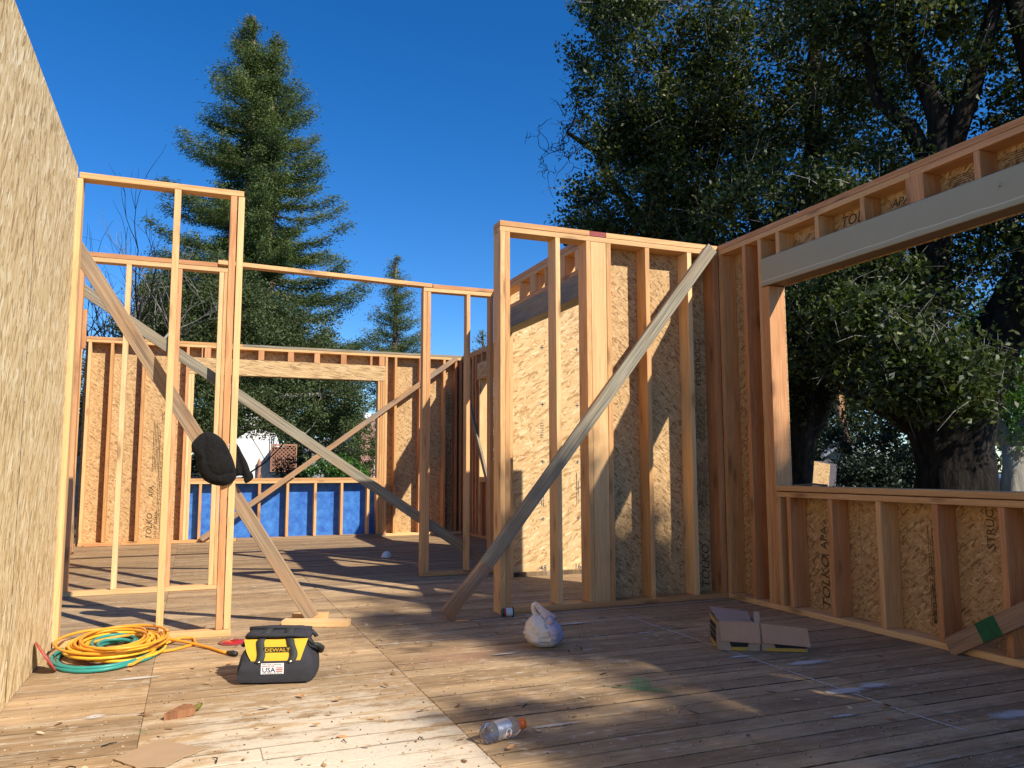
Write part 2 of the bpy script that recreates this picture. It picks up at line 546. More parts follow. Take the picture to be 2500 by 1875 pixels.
while yy < 1.85:
    for xa, xb in zip(joints[:-1], joints[1:]):
        addbox(V, F, (xa + .001, yy, -.04), (xb - .001, yy + PW - .003, 0))
    yy += PW
tag(link('distant_planks', mesh_from(V, F), FLOOR, floor), kind='stuff')
V = []; F = []
yy = 5.42
while yy < 7.36:
    addbox(V, F, (2.755, yy, -.085), (4.5, yy + PW - .004, -.042))
    yy += PW
tag(link('landing_planks', mesh_from(V, F), FLOOR, floor), kind='stuff')

CHALK = NT('chalk', .95, .05)
_t = CHALK.n('NewGeometry').outputs['Position']
CHALK.l(CHALK.math('MULTIPLY', CHALK.ramp(CHALK.noise(_t, 60, 4, .7), .30, .5), .9), CHALK.p.inputs['Alpha'])
CHALK = CHALK.color((.74, .68, .58))
def soft_paint(name, c, lo=.42, hi=.62, scale=22, amax=.8):
    m = NT(name, .85, .15)
    t = m.n('NewGeometry').outputs['Position']
    uv = m.n('TexCoord').outputs['Generated']
    d = m.n('VectorMath', operation='DISTANCE'); m.l(uv, d.inputs[0]); d.inputs[1].default_value = (.5, .5, .5)
    fade = m.ramp(m.math('ADD', d.outputs['Value'], m.math('MULTIPLY', m.noise(t, scale, 4, .7), .3)), .62, .34)
    m.l(m.math('MULTIPLY', m.math('MULTIPLY', fade, m.ramp(m.noise(m.scalev(t, (.5, 1.5, 1)), scale * 2, 4, .7), lo, hi)), amax), m.p.inputs['Alpha'])
    return m.color(c)
GREENP = soft_paint('green_spray_paint', (.05, .40, .13), .3, .62, 30, .5)
PATCH = soft_paint('dried_plaster', (.62, .56, .48), .22, .42, 14, .9)
def decal(name, pts, z=.004, mat=CHALK):
    return link(name, mesh_from([(x, y, z) for x, y in pts], [tuple(range(len(pts)))]), mat, floor)
def strip(name, pts, w, z=.0045, mat=CHALK):
    V = []; F = []
    for i, p in enumerate(pts):
        p = Vector(p); t = (Vector(pts[min(i + 1, len(pts) - 1)]) - Vector(pts[max(i - 1, 0)])).normalized()
        q = Vector((-t.y, t.x)) * w / 2
        V += [(p.x + q.x, p.y + q.y, z), (p.x - q.x, p.y - q.y, z)]
        if i: F.append((2 * i - 2, 2 * i - 1, 2 * i + 1, 2 * i))
    return link(name, mesh_from(V, F), mat, floor)
strip('chalk_line', [(2.778, 4.9), (2.775, 3.5), (2.768, 2.95), (2.76, 2.62), (2.755, 2.565)], .010)
strip('chalk_line', [(2.757, 2.545), (2.775, 2.30)], .010)
strip('chalk_line', [(1.015, 4.635), (1.35, 4.63), (1.706, 4.645)], .009)
strip('chalk_line', [(1.75, 5.11), (2.6, 5.16), (3.86, 5.20)], .012)
for c, a, b in (((2.76, 2.90), .13, .055), ((3.12, 2.375), .16, .05), ((2.95, 2.92), .10, .04), ((2.2, 5.0), .22, .03), ((2.35, 4.78), .20, .035), ((2.98, 3.38), .16, .04), ((3.32, 3.98), .10, .03),
                ((2.48, 2.62), .07, .025), ((1.35, 2.95), .12, .02), ((1.62, 4.15), .10, .018), ((2.62, 4.35), .09, .02), ((-.33, 3.75), .045, .035), ((-.2, 4.35), .12, .03), ((2.75, 3.62), .09, .025)):
    decal('plaster_smear', [(c[0] + a * math.cos(t) * (1 + .3 * math.sin(3 * t + c[1])), c[1] + b * math.sin(t) * (1 + .25 * math.cos(2 * t + c[0] * 5))) for t in [k * math.pi / 9 for k in range(18)]], .0050 + random.uniform(0, .0008), PATCH)
decal('paint_mark', [(1.72, 3.44), (1.80, 3.36), (1.93, 3.24), (2.10, 3.10), (2.13, 3.13), (1.98, 3.27), (1.85, 3.37), (1.75, 3.45)], .006, GREENP)
decal('paint_mark', [(1.86, 3.24), (1.97, 3.22), (2.05, 3.42), (2.10, 3.49), (2.02, 3.50), (1.95, 3.40)], .0065, GREENP)
decal('paint_mark', [(-.175, 3.47), (-.12, 3.475), (-.12, 3.49), (-.17, 3.487)], .004, GREENP)

# ------------------------------------------------------------------ left wall (sheathed)
lw = thing('sheathed_wall', 'tall pale strand board wall at the left edge with a dark seam running up it', 'wall', (-.76, 3, 0))
ys = [5.236, 4.048, 2.828, 1.608, .388, -.832, -1.9]
for a, b in zip(ys[1:], ys[:-1]):
    member(lw, 'sheathing_panel', (-.716, a + .0015, .004), (-.705, b - .0015, 2.80), 'zy', OSB_LEFT, 0, .001)
for yy in np.arange(-1.8, 5.1, .406):
    member(lw, 'stud', (-.81, yy, .04), (-.719, yy + .038, 2.72), 'z', pick())
for z0, z1 in ((0, .038), (2.722, 2.76), (2.762, 2.80)):
    member(lw, 'plate', (-.81, -1.9, z0), (-.719, 5.23, z1), 'y', FIR)
V = []; F = []
for i, z in enumerate(np.linspace(.02, 2.79, 60)):
    yy = 4.048 + .004 * math.sin(z * 3) + random.uniform(-.0015, .0015)
    V += [(.055 + .0012 * 0, yy - 3 - .0026, z), (.055, yy - 3 + .0026, z)]
    V[-2] = (.0562, V[-2][1], z); V[-1] = (.0562, V[-1][1], z)
    if i: F.append((2 * i - 2, 2 * i, 2 * i + 1, 2 * i - 1))
link('blue_chalk_seam', mesh_from(V, F), plain('blue_chalk', (.06, .075, .10), .9, .1, var=.5, scale=200), lw)
STEEL = plain('nail_steel', (.30, .30, .30), .4, .5, .8)
for k in range(12):
    nl = Tubes(); zz = .2 + k * .22; ny = 4.048 + random.choice((-.012, .012))
    nl.add([(.0545, ny - 3, zz), (.058, ny - 3, zz)], .0035, 8); nl.build('nail', STEEL, lw)

nv_, nf_ = [], []
for yy in np.arange(-.6, 5.1, .406):
    for zz in np.arange(.1, 2.75, .152):
        y0 = yy + .019 - 3 + random.uniform(-.006, .006); z0 = zz + random.uniform(-.02, .02); b = len(nv_)
        for q in range(6): nv_.append((.0552, y0 + .0042 * math.cos(q * 1.047), z0 + .0042 * math.sin(q * 1.047)))
        nv_.append((.0566, y0, z0))
        for q in range(6): nf_.append((b + q, b + (q + 1) % 6, b + 6))
tag(link('nail_heads', mesh_from(nv_, nf_), plain('dull_nail', (.13, .11, .09), .5, .4), lw), kind='stuff')

# ------------------------------------------------------------------ front left frame
T = .038
def frame(name, label, cat='wall frame', loc=(0, 0, 0)):
    return thing(name, label, cat, loc)
fl = frame('stud_wall_frame', 'short open frame of pale studs under a single top plate, nearest the left wall', loc=(-.2, 5.28, 0))
Y0, D = 5.24, .089
member(fl, 'bottom_plate', (-.70, Y0, .001), (.247, Y0 + D, T), 'x', FIRP)
member(fl, 'top_plate', (-.70, Y0, 2.738), (.238, Y0 + D, 2.776), 'x', FIR, c=.003)
member(fl, 'stud', (-.714, Y0 - .002, T + .001), (-.676, Y0 + D, 2.737), 'z', FIRP)
member(fl, 'stud', (-.172, Y0, T + .001), (-.133, Y0 + D, 2.737), 'z', FIRP)
member(fl, 'stud', (.160, Y0, T + .001), (.199, Y0 + D, 2.737), 'z', FIRR)
member(fl, 'stud', (.205, Y0 + .004, T + .001), (.244, Y0 + D + .004, 2.737), 'z', FIRP)

# ------------------------------------------------------------------ partition frame
pt = frame('partition_frame', 'framed partition with double top plate, thick post and a sunlit board behind', loc=(2.9, 5.34, 0))
Y0, D = 5.27, .14
member(pt, 'stud', (2.005, Y0 - .003, .002), (2.043, Y0 + D - .003, 2.719), 'z', FIR)
member(pt, 'stud', (2.044, Y0, .002), (2.082, Y0 + D, 2.719), 'z', FIR)
member(pt, 'bottom_plate', (2.084, Y0, .001), (3.898, Y0 + D, T), 'x', FIR)
for xa, xb, mt in ((2.447, 2.485, FIRP), (2.703, 2.741, FIR), (2.873, 2.913, FIR), (3.215, 3.254, FIR), (3.602, 3.642, FIRP), (3.848, 3.898, FIRR)):
    member(pt, 'stud', (xa, Y0, T + .001), (xb, Y0 + D, 2.719), 'z', mt)
member(pt, 'wide_post', (2.743, Y0 + .002, T + .001), (2.871, Y0 + D, 2.719), 'z', FIRP)
member(pt, 'top_plate', (2.005, Y0, 2.720), (3.899, Y0 + D, 2.758), 'x', FIRP)
member(pt, 'top_plate', (2.005, Y0, 2.760), (2.735, Y0 + D, 2.80), 'x', FIR)
REDP = lumber_mat('red_painted_end', (.36, .07, .06), (.22, .035, .035))
tag(member(pt, 'top_plate', (2.7365, Y0, 2.760), (2.874, Y0 + D, 2.799), 'x', REDP), 'short top plate block stained dark red')
member(pt, 'top_plate', (2.8755, Y0, 2.760), (3.899, Y0 + D, 2.80), 'x', FIR)
member(pt, 'sheathing_panel', (2.905, Y0 + D + .001, .005), (4.13, Y0 + D + .012, 2.80), 'z', OSB_IN, 0)  # far edge runs unseen past the corner, added to widen its cast shadow

# ------------------------------------------------------------------ right wall frame
rw = frame('window_wall_frame', 'long window wall frame on the right, a painted beam over its opening', loc=(3.97, 3.0, 0))
X0, D = 3.90, .14
YN = .2
member(rw, 'bottom_plate', (X0, 2.6, .001), (X0 + D, 5.268, T), 'y', FIRP)
member(rw, 'bottom_plate', (X0, -1.7, .001), (X0 + D, 2.598, T), 'y', FIR)
for a, b, mt in ((5.231, 5.268, FIR), (4.926, 4.965, FIRR), (4.746, 4.783, FIRP)):
    member(rw, 'stud', (X0, a, T + .001), (X0 + D, b, 2.719), 'zy', mt)
member(rw, 'trimmer_stud', (X0, 4.710, T + .001), (X0 + D, 4.745, 2.343), 'zy', FIRR)
member(rw, 'trimmer_stud', (X0, 4.673, T + .001), (X0 + D, 4.709, 2.343), 'zy', FIRR)
crip = [4.634, 4.530, 4.138, 3.737, 3.332, 2.932, 2.53, 2.125, 1.72, 1.32]
for k, a in enumerate(crip):
    member(rw, 'cripple_stud', (X0, a, T + .001), (X0 + D, a + T, .796), 'zy', (FIRP, FIRR, FIRR, FIR, FIRR, FIRR)[k % 6])
member(rw, 'sill_plate', (X0, 1.2, .798), (X0 + D, 4.672, .834), 'y', FIR)
member(rw, 'sill_plate', (X0 - .002, 1.2, .839), (X0 + D, 4.674, .877), 'y', FIRP, c=.004)
for k, (a, b) in enumerate(((4.545, 4.580), (4.143, 4.181), (3.743, 3.781), (3.300, 3.425), (2.938, 2.976), (2.535, 2.573), (2.13, 2.168), (1.72, 1.758))):
    member(rw, 'cripple_stud', (X0, a, 2.558), (X0 + D, b, 2.719), 'zy', (FIR, FIR, FIR, FIRR, FIRR)[k % 5])
member(rw, 'top_plate', (X0, 3.39, 2.720), (X0 + D, 5.266, 2.758), 'y', FIR)
member(rw, 'top_plate', (X0, -1.7, 2.720), (X0 + D, 3.388, 2.758), 'y', FIRR)
member(rw, 'top_plate', (X0, -1.7, 2.761), (X0 + D, 5.42, 2.80), 'y', FIRR)
for yy in np.arange(-1.7, 1.2, .406):
    member(rw, 'stud', (X0, yy, T + .001), (X0 + D, yy + T, 2.719), 'zy', pick())
# old painted beam
bm = NT('old_beam', .55, .4)
_tc = bm.n('TexCoord').outputs['Object']; _sx = bm.n('SeparateXYZ'); bm.l(_tc, _sx.inputs[0])
_g = bm.n('NewGeometry').outputs['Normal']; _sn = bm.n('SeparateXYZ'); bm.l(_g, _sn.inputs[0])
face = bm.math('LESS_THAN', _sn.outputs[0], -.5)
wav = bm.math('MULTIPLY', bm.math('SUBTRACT', bm.noise(bm.scalev(_tc, (0, 0, 3.2)), 1.0, 2), .5), .030)
ln = bm.math('ABSOLUTE', bm.math('ADD', bm.math('SUBTRACT', _sx.outputs[0], -.070), wav))
line = bm.ramp(ln, .0042, .0025)
pc = bm.mix(bm.noise(_tc, 6, 5, .6), (.33, .315, .205), (.38, .36, .24))
pc = bm.mix(bm.math('MULTIPLY', line, .8), pc, (.62, .58, .44))
chip = bm.ramp(bm.noise(bm.scalev(_tc, (30, 30, 12)), 1.0, 4, .7), .70, .75)
pc = bm.mix(bm.math('MULTIPLY', chip, .25), pc, (.18, .12, .08))
raw = bm.mix(bm.noise(bm.scalev(_tc, (30, 30, 1.2)), 1.0, 4), (.24, .11, .05), (.11, .055, .03))
BEAM = bm.color(bm.mix(face, raw, pc))
hd = member(rw, 'header_beam', (X0 - .016, 1.1, 2.345), (X0 + .12, 4.738, 2.555), 'y', BEAM, 0, c=.005)
tag(hd, 'long painted grey green beam with a wavy line along its lower edge')
nl = Tubes(); nl.add([(-.088, -.18, 2.468), (-.098, -.182, 2.466), (-.106, -.19, 2.47), (-.106, -.196, 2.482), (-.1, -.193, 2.488)], .002, 5); nl.build('bent_nail', STEEL, rw)
for a, b in ((4.05, 5.42), (2.83, 4.048), (1.61, 2.828), (.39, 1.608), (-1.7, .388)):
    if a > 4: # solid strip beside the opening and pieces above and below
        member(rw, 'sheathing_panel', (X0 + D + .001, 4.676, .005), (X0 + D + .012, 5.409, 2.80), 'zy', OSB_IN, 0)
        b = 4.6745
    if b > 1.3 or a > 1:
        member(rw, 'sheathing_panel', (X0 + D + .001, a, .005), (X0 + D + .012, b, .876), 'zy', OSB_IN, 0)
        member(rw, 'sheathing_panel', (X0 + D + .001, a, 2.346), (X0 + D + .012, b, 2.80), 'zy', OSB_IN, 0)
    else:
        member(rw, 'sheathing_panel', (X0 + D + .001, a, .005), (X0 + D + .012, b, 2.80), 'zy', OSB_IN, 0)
xs_ = X0 + D - .001
UPY = (0, 0, 1)
def stamp_y(yc, z0, txt, size, mat=INK, b=.004, sh=.25):   # on the right wall, reading upwards
    put_text(rw, txt, size, (xs_, yc, z0), (0, 0, 1), (0, 1, 0), mat, b, sh)
stamp_y(4.335, .045, 'TOLKO', .105)
stamp_y(4.285, .045, '12-03-23 19:24:54', .042, sh=0)
stamp_y(4.345, .40, '| APA', .085, sh=0)
stamp_y(4.345, .62, 'A', .05, sh=0)
fine_print(rw, (xs_, 4.265, .30), (0, 0, 1), (0, 1, 0), .46, 4, INK, .008, .013, 3)
stamp_y(3.24 + .26, .10, 'MADE IN CANADA', .030, sh=0)
fine_print(rw, (xs_, 3.44, .09), (0, 0, 1), (0, 1, 0), .62, 7, INK, .009, .014, 4)
stamp_y(3.10, .56, 'STRUCT 1', .07, sh=0)
# stamps above the beam (upside down there: reading along the wall)
put_text(rw, 'TOLKO', .10, (xs_, 4.09, 2.625), (0, -1, 0), (0, 0, 1), INK, .004, .25)
put_text(rw, '12-03-23', .05, (xs_, 4.09, 2.575), (0, -1, 0), (0, 0, 1), INK, .003, 0)
put_text(rw, 'APA', .075, (xs_, 3.66, 2.63), (0, -1, 0), (0, 0, 1), INK, .004, .25)
fine_print(rw, (xs_, 3.68, 2.575), (0, -1, 0), (0, 0, 1), .26, 4, INK, .008, .012, 6)
fine_print(rw, (xs_, 3.27, 2.57), (0, -1, 0), (0, 0, 1), .27, 9, INK, .008, .013, 7)
fine_print(rw, (xs_, 2.92, 2.57), (0, -1, 0), (0, 0, 1), .33, 10, INK, .008, .013, 8)
# partition sheathing prints
yp_ = 5.4095
put_text(pt, '1532STRUCT1', .065, (3.80, yp_, 1.66), (0, 0, 1), (-1, 0, 0), INK, .003, 0)
fine_print(pt, (3.83, yp_, 1.20), (0, 0, 1), (-1, 0, 0), .40, 8, INK, .009, .014, 11)
fine_print(pt, (3.83, yp_, .60), (0, 0, 1), (-1, 0, 0), .55, 8, INK, .009, .014, 12)
put_text(pt, 'TOLKO', .10, (3.83, yp_, .06), (0, 0, 1), (-1, 0, 0), INK, .004, .25)

# ------------------------------------------------------------------ header wall of the hall opening
hw = frame('hall_opening_frame', 'hall opening behind the partition, under a grey old beam with short studs over it', loc=(2.82, 6.3, 0))
X0, D = 2.75, .14
member(hw, 'top_plate', (X0, 5.412, 2.761), (X0 + D, 7.376, 2.80), 'y', FIRR)
member(hw, 'top_plate', (X0, 5.412, 2.722), (X0 + D, 7.376, 2.759), 'y', FIR)
OLDB = lumber_mat('old_grey_beam', (.42, .34, .20), (.30, .23, .13), .75, (.20, .185, .15))
member(hw, 'header_beam', (X0, 5.42, 2.337), (X0 + D, 7.28, 2.522), 'y', OLDB)
member(hw, 'header_plate', (X0, 5.42, 2.523), (X0 + D, 7.28, 2.560), 'y', FIRR)
for a, b in ((6.69, 6.725), (6.35, 6.48), (6.118, 6.15), (5.75, 5.84), (5.44, 5.56)):
    member(hw, 'cripple_stud', (X0, a, 2.561), (X0 + D, b, 2.721), 'zy', pick())
member(hw, 'trimmer_stud', (X0, 7.24, -.04), (X0 + D, 7.278, 2.336), 'zy', FIR)
member(hw, 'stud', (X0, 7.281, -.04), (X0 + D, 7.319, 2.721), 'zy', FIR)
member(hw, 'stud', (X0, 7.322, -.04), (X0 + D, 7.36, 2.721), 'zy', FIR)

# ------------------------------------------------------------------ sunlit board wall seen through the partition
aw = thing('board_wall', 'sunlit wall of large-flaked strand board with grid crosses, seen between the partition studs', 'wall', (3.45, 7.4, 0))
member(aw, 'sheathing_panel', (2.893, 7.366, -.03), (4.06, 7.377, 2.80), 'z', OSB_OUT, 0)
for xx in np.arange(2.93, 4.0, .37):
    member(aw, 'stud', (xx, 7.379, .04), (xx + T, 7.465, 2.72), 'z', pick())
member(aw, 'bottom_plate', (2.893, 7.379, .001), (4.05, 7.465, T), 'x', FIR)
member(aw, 'top_plate', (2.893, 7.379, 2.722), (4.05, 7.465, 2.80), 'x', FIR)
for cx in (3.255, 3.645):
    for cz in (.475, 1.04, 1.62, 2.20):
        put_text(aw, '+', .085, (cx - .02, 7.3645, cz), (1, 0, 0), (0, 0, 1), INKB, .004, 0)
put_text(aw, '16', .075, (3.60, 7.3645, .0), (1, 0, 0), (0, 0, 1), INKB, .006)
put_text(aw, '48', .075, (3.22, 7.3645, .0), (1, 0, 0), (0, 0, 1), INKB, .006)
put_text(aw, '191v151', .05, (3.27, 7.3645, 1.30), (0, 0, 1), (-1, 0, 0), INKB, .004)
fine_print(aw, (3.27, 7.3645, .62), (0, 0, 1), (-1, 0, 0), .35, 2, INKB, .012, .02, 21)
fine_print(aw, (3.66, 7.3645, .62), (0, 0, 1), (-1, 0, 0), .35, 2, INKB, .012, .02, 22)

# ------------------------------------------------------------------ middle frame
mf = frame('doorway_frame', 'middle stud frame crossing the room, with one long thin top plate over its wide doorway', loc=(.9, 7.34, 0))
Y0, D = 7.30, .089
member(mf, 'bottom_plate', (-.935, Y0, .001), (.22, Y0 + D, T), 'x', FIRP)
for xa, xb, mt in ((-.935, -.898, FIRR), (-.586, -.546, FIRP), (-.190, -.150, FIRR), (.150, .188, FIRP), (.191, .218, FIR)):
    member(mf, 'stud', (xa, Y0, T + .001), (xb, Y0 + D, 2.722), 'z', mt)
member(mf, 'top_plate', (-1.05, Y0, 2.724), (.222, Y0 + D, 2.762), 'x', FIRP)
member(mf, 'top_plate', (-1.05, Y0, 2.764), (.132, Y0 + D, 2.803), 'x', FIRR)
beam(mf, 'long_top_plate', (.135, 7.345, 2.812), (2.10, 7.42, 2.780), .038, .089, (0, 1, 0), FIR)
Y0 = 7.38
member(mf, 'bottom_plate', (2.015, Y0, .001), (2.74, Y0 + D, T), 'x', FIR)
for xa, xb, mt in ((2.014, 2.051, FIR), (2.053, 2.090, FIRR), (2.455, 2.493, FIR), (2.700, 2.738, FIR)):
    member(mf, 'stud', (xa, Y0, T + .001), (xb, Y0 + D, 2.718), 'z', mt)
member(mf, 'top_plate', (2.016, Y0, 2.720), (2.748, Y0 + D, 2.757), 'x', FIR)
member(mf, 'top_plate', (2.11, Y0, 2.759), (2.748, Y0 + D, 2.797), 'x', FIRR)

# ------------------------------------------------------------------ far wall
fw = frame('far_window_wall', 'far wall frame with a wide window opening over a band of blue wrapped panel', loc=(1.2, 12.07, 0))
Y0, D = 12.0, .14
k_ = .9877
def fx(x): return x * k_
member(fw, 'bottom_plate', (-1.38, Y0, .001), (.60, Y0 + D, T), 'x', FIR)
member(fw, 'bottom_plate', (.602, Y0 - .01, .001), (2.72, Y0 + D, T), 'x', WEA)
member(fw, 'bottom_plate', (2.722, Y0, .001), (3.92, Y0 + D, T), 'x', FIRP)
for xa, xb, mt in ((-1.375, -1.335, FIRP), (-1.103, -1.063, FIR), (-.705, -.665, FIR), (-.30, -.262, FIR), (-.146, -.108, FIRR), (2.682, 2.72, FIR), (2.83, 2.868, FIR), (3.222, 3.26, FIRR), (3.61, 3.648, FIR), (3.80, 3.838, FIRR), (3.88, 3.918, FIRR)):
    member(fw, 'stud', (xa, Y0, T + .001), (xb, Y0 + D, 2.719), 'z', mt)
for xa in (-.106, -.067):
    member(fw, 'trimmer_stud', (xa, Y0, T + .001), (xa + .036, Y0 + D, 2.342), 'z', FIRP)
for xa in (2.574, 2.611, 2.648):
    member(fw, 'trimmer_stud', (xa, Y0, T + .001), (xa + .033, Y0 + D, 2.342), 'z', FIR)
member(fw, 'header_beam', (-.107, Y0 - .004, 2.344), (2.68, Y0 + D - .01, 2.575), 'xz', LSL)
for xa, xb in ((.05, .07), (.09, .175), (.41, .45), (.817, .90), (1.232, 1.317), (1.612, 1.695), (2.006, 2.09), (2.45, 2.481), (2.588, 2.671)):
    member(fw, 'cripple_stud', (xa, Y0 + .003, 2.577), (xb, Y0 + D, 2.720), 'z', FIRR)
member(fw, 'top_plate', (-1.40, Y0, 2.721), (3.93, Y0 + D, 2.758), 'x', FIR)
member(fw, 'top_plate', (-1.40, Y0, 2.760), (.60, Y0 + D, 2.798), 'x', FIR)
member(fw, 'top_plate', (.602, Y0, 2.760), (3.93, Y0 + D, 2.797), 'x', WEG)
member(fw, 'sill_plate', (-.03, Y0, .802), (2.573, Y0 + D, .838), 'x', FIRP)
member(fw, 'sill_plate', (-.03, Y0, .840), (2.573, Y0 + D, .878), 'x', FIR)
for xa in (.084, .48, .872, 1.262, 1.655, 2.04, 2.43):
    member(fw, 'cripple_stud', (xa, Y0, T + .001), (xa + .038, Y0 + D, .800), 'z', FIR)
bl = NT('blue_wrap', .45, .5)
_tc = bl.n('NewGeometry').outputs['Position']
_v = bl.noise(bl.scalev(_tc, (9, 9, 9)), 1.0, 6, .75)
bl.bump(bl.noise(_tc, 30, 5, .7), .3, .01)
BLUE = bl.color(bl.mix(bl.ramp(_v, .3, .7), (.012, .075, .36), (.06, .24, .62)))
member(fw, 'blue_panel', (-.10, Y0 + D + .002, .02), (2.66, Y0 + D + .012, .878), 'z', BLUE, 0)
for a, b, z0, z1 in ((-1.42, -.72, .01, 2.8), (-.718, -.105, .01, 2.8), (2.662, 3.26, .01, 2.8), (3.262, 4.06, .01, 2.8), (-.103, 1.10, 2.345, 2.8), (1.102, 2.660, 2.345, 2.8)):
    member(fw, 'sheathing_panel', (a, Y0 + D + .001, z0), (b, Y0 + D + .012, z1), 'z', OSB_IN, 0)
yp_ = Y0 + D - .0015
put_text(fw, 'TOLKO', .105, (-.50, yp_, .05), (0, 0, 1), (-1, 0, 0), INK, .004, .25)
put_text(fw, '12-03-23 19:24:54', .05, (-.44, yp_, .05), (0, 0, 1), (-1, 0, 0), INK, .003, 0)
put_text(fw, 'APA', .085, (-.50, yp_, .62), (0, 0, 1), (-1, 0, 0), INK, .003, .2)
fine_print(fw, (-.40, yp_, .10), (0, 0, 1), (-1, 0, 0), 1.6, 3, INK, .010, .02, 31)
fine_print(fw, (-.44, yp_, .95), (0, 0, 1), (-1, 0, 0), .75, 5, INK, .010, .02, 32)
put_text(fw, '1532STRUCT1', .075, (-.34, yp_, 1.95), (0, 0, 1), (-1, 0, 0), INK, .003, 0)
fine_print(fw, (-.34, yp_, 1.62), (0, 0, 1), (-1, 0, 0), .25, 5, INK, .010, .02, 33)
put_text(fw, 'TOLKO', .105, (3.72, yp_, .05), (0, 0, 1), (-1, 0, 0), INK, .004, .25)
put_text(fw, 'APA', .085, (3.72, yp_, .62), (0, 0, 1), (-1, 0, 0), INK, .003, .2)
fine_print(fw, (3.78, yp_, .10), (0, 0, 1), (-1, 0, 0), 1.6, 4, INK, .010, .02, 34)
put_text(fw, '1532STRUCT1', .075, (3.78, yp_, 1.72), (0, 0, 1), (-1, 0, 0), INK, .003, 0)

# far left wall
fe = frame('far_left_wall', 'narrow sliver of framed side wall in the far left corner, behind the strand board wall', loc=(-1.47, 10.5, 0))
for k, yy in enumerate(np.arange(8.0, 11.9, .405)):
    member(fe, 'stud', (-1.54, yy, T + .001), (-1.402, yy + T, 2.719), 'zy', (FIR, FIRP, FIR)[k % 3])
member(fe, 'bottom_plate', (-1.54, 7.9, .001), (-1.402, 11.99, T), 'y', FIR)
member(fe, 'top_plate', (-1.54, 7.9, 2.721), (-1.402, 11.99, 2.758), 'y', FIR)
member(fe, 'top_plate', (-1.54, 7.9, 2.760), (-1.402, 11.99, 2.797), 'y', FIRP)
member(fe, 'upright_board', (-1.44, 11.05, 2.50), (-1.30, 11.09, 2.99), 'z', FIRR)
member(fe, 'sheathing_panel', (-1.556, 7.9, .01), (-1.545, 9.9, 2.8), 'zy', OSB_IN, 0)
member(fe, 'sheathing_panel', (-1.556, 9.903, .01), (-1.545, 12.0, 2.8), 'zy', OSB_IN, 0)

# far right wall
fr = frame('far_right_wall', 'framed side wall in the far right corner, with a window opening whose jamb is sunlit', loc=(4.0, 10.5, 0))
X0, D = 3.93, .14
for a, b, mt in ((11.95, 11.988, FIRR), (11.50, 11.538, FIRR), (11.352, 11.39, FIRR), (8.72, 8.758, FIR), (8.3, 8.338, FIR), (7.9, 7.938, FIR), (7.5, 7.538, FIR)):
    member(fr, 'stud', (X0, a, T + .001), (X0 + D, b, 2.719), 'zy', mt)
member(fr, 'trimmer_stud', (X0, 11.19, T + .001), (X0 + D, 11.228, 2.338), 'zy', FIRP)
member(fr, 'trimmer_stud', (X0, 8.76, T + .001), (X0 + D, 8.798, 2.338), 'zy', FIRP)
member(fr, 'header_beam', (X0 - .004, 8.76, 2.34), (X0 + D - .01, 11.29, 2.585), 'y', LSL)
for yy in (9.2, 9.6, 10.0, 10.4, 10.88, 11.1):
    member(fr, 'cripple_stud', (X0, yy, 2.587), (X0 + D, yy + T, 2.719), 'zy', FIRR)
    member(fr, 'cripple_stud', (X0, yy, T + .001), (X0 + D, yy + T, .812), 'zy', FIRR)
member(fr, 'sill_plate', (X0, 8.80, .814), (X0 + D, 11.188, .85), 'y', FIR)
member(fr, 'sill_plate', (X0, 8.80, .852), (X0 + D, 11.188, .888), 'y', FIR)
member(fr, 'bottom_plate', (X0, 7.47, .001), (X0 + D, 11.995, T), 'y', FIR)
member(fr, 'top_plate', (X0, 7.47, 2.721), (X0 + D, 11.995, 2.758), 'y', FIR)
member(fr, 'top_plate', (X0, 7.47, 2.760), (X0 + D, 12.14, 2.797), 'y', FIR)
for a, b, z0, z1 in ((11.19, 12.15, .01, 2.8), (7.47, 8.797, .01, 2.8), (8.8, 11.188, .01, .886), (8.8, 11.188, 2.341, 2.8)):
    member(fr, 'sheathing_panel', (X0 + D + .001, a, z0), (X0 + D + .012, b, z1), 'zy', OSB_IN, 0)

# ------------------------------------------------------------------ diagonal braces
def brace(label, *a, **k):
    o = beam(None, 'diagonal_brace', *a, **k)
    return tag(o, label, 'brace', 'diagonal timber braces')
brace('weathered brown brace carrying the black sweatshirt, from the left wall down to a floor block', (-.80, 5.352, 2.49), (.765, 5.50, .030), .088, .038, (0, -1, 0), WEA)
brace('long grey brace running behind the middle frame from upper left down to the right', (-1.25, 7.42, 2.73), (2.72, 7.495, .075), .090, .036, (0, -1, 0), WEG)
brace('thin brown brace leaning across the far window and blue panel', (3.82, 11.975, 2.755), (.135, 11.945, .045), .075, .036, (0, -1, 0), WEB)
brace('grey brace with a broken orange foot leaning up the front of the partition', (3.815, 5.235, 2.765), (1.88, 5.225, .345), .096, .036, (0, -1, 0), WEG)
o = beam(None, 'brace_foot', (1.8799, 5.225, .3448), (1.60, 5.223, -.006 + .035), .096, .036, (0, -1, 0), WEB)
b4 = [x for x in COL.objects if x.name.startswith('diagonal_brace')][3]
mw = o.matrix_basis.copy(); o.parent = b4; o.matrix_parent_inverse = b4.matrix_basis.inverted(); o.matrix_basis = mw
o['label'] = 'bare orange lower end of the brace'
b5 = brace('old brace with a green paint patch rising from the bottom plate of the right wall', (3.862, 3.27, .03), (3.862, .9, 1.385), .10, .038, (-1, 0, 0), WEB)
g = beam(None, 'paint_patch', (3.8415, 3.075, .1415), (3.8415, 2.965, .2045), .101, .002, (-1, 0, 0), plain('green_paint', (.02, .11, .04), .7, .25, var=.6, scale=25))
mw = g.matrix_basis.copy(); g.parent = b5; g.matrix_parent_inverse = b5.matrix_basis.inverted(); g.matrix_basis = mw
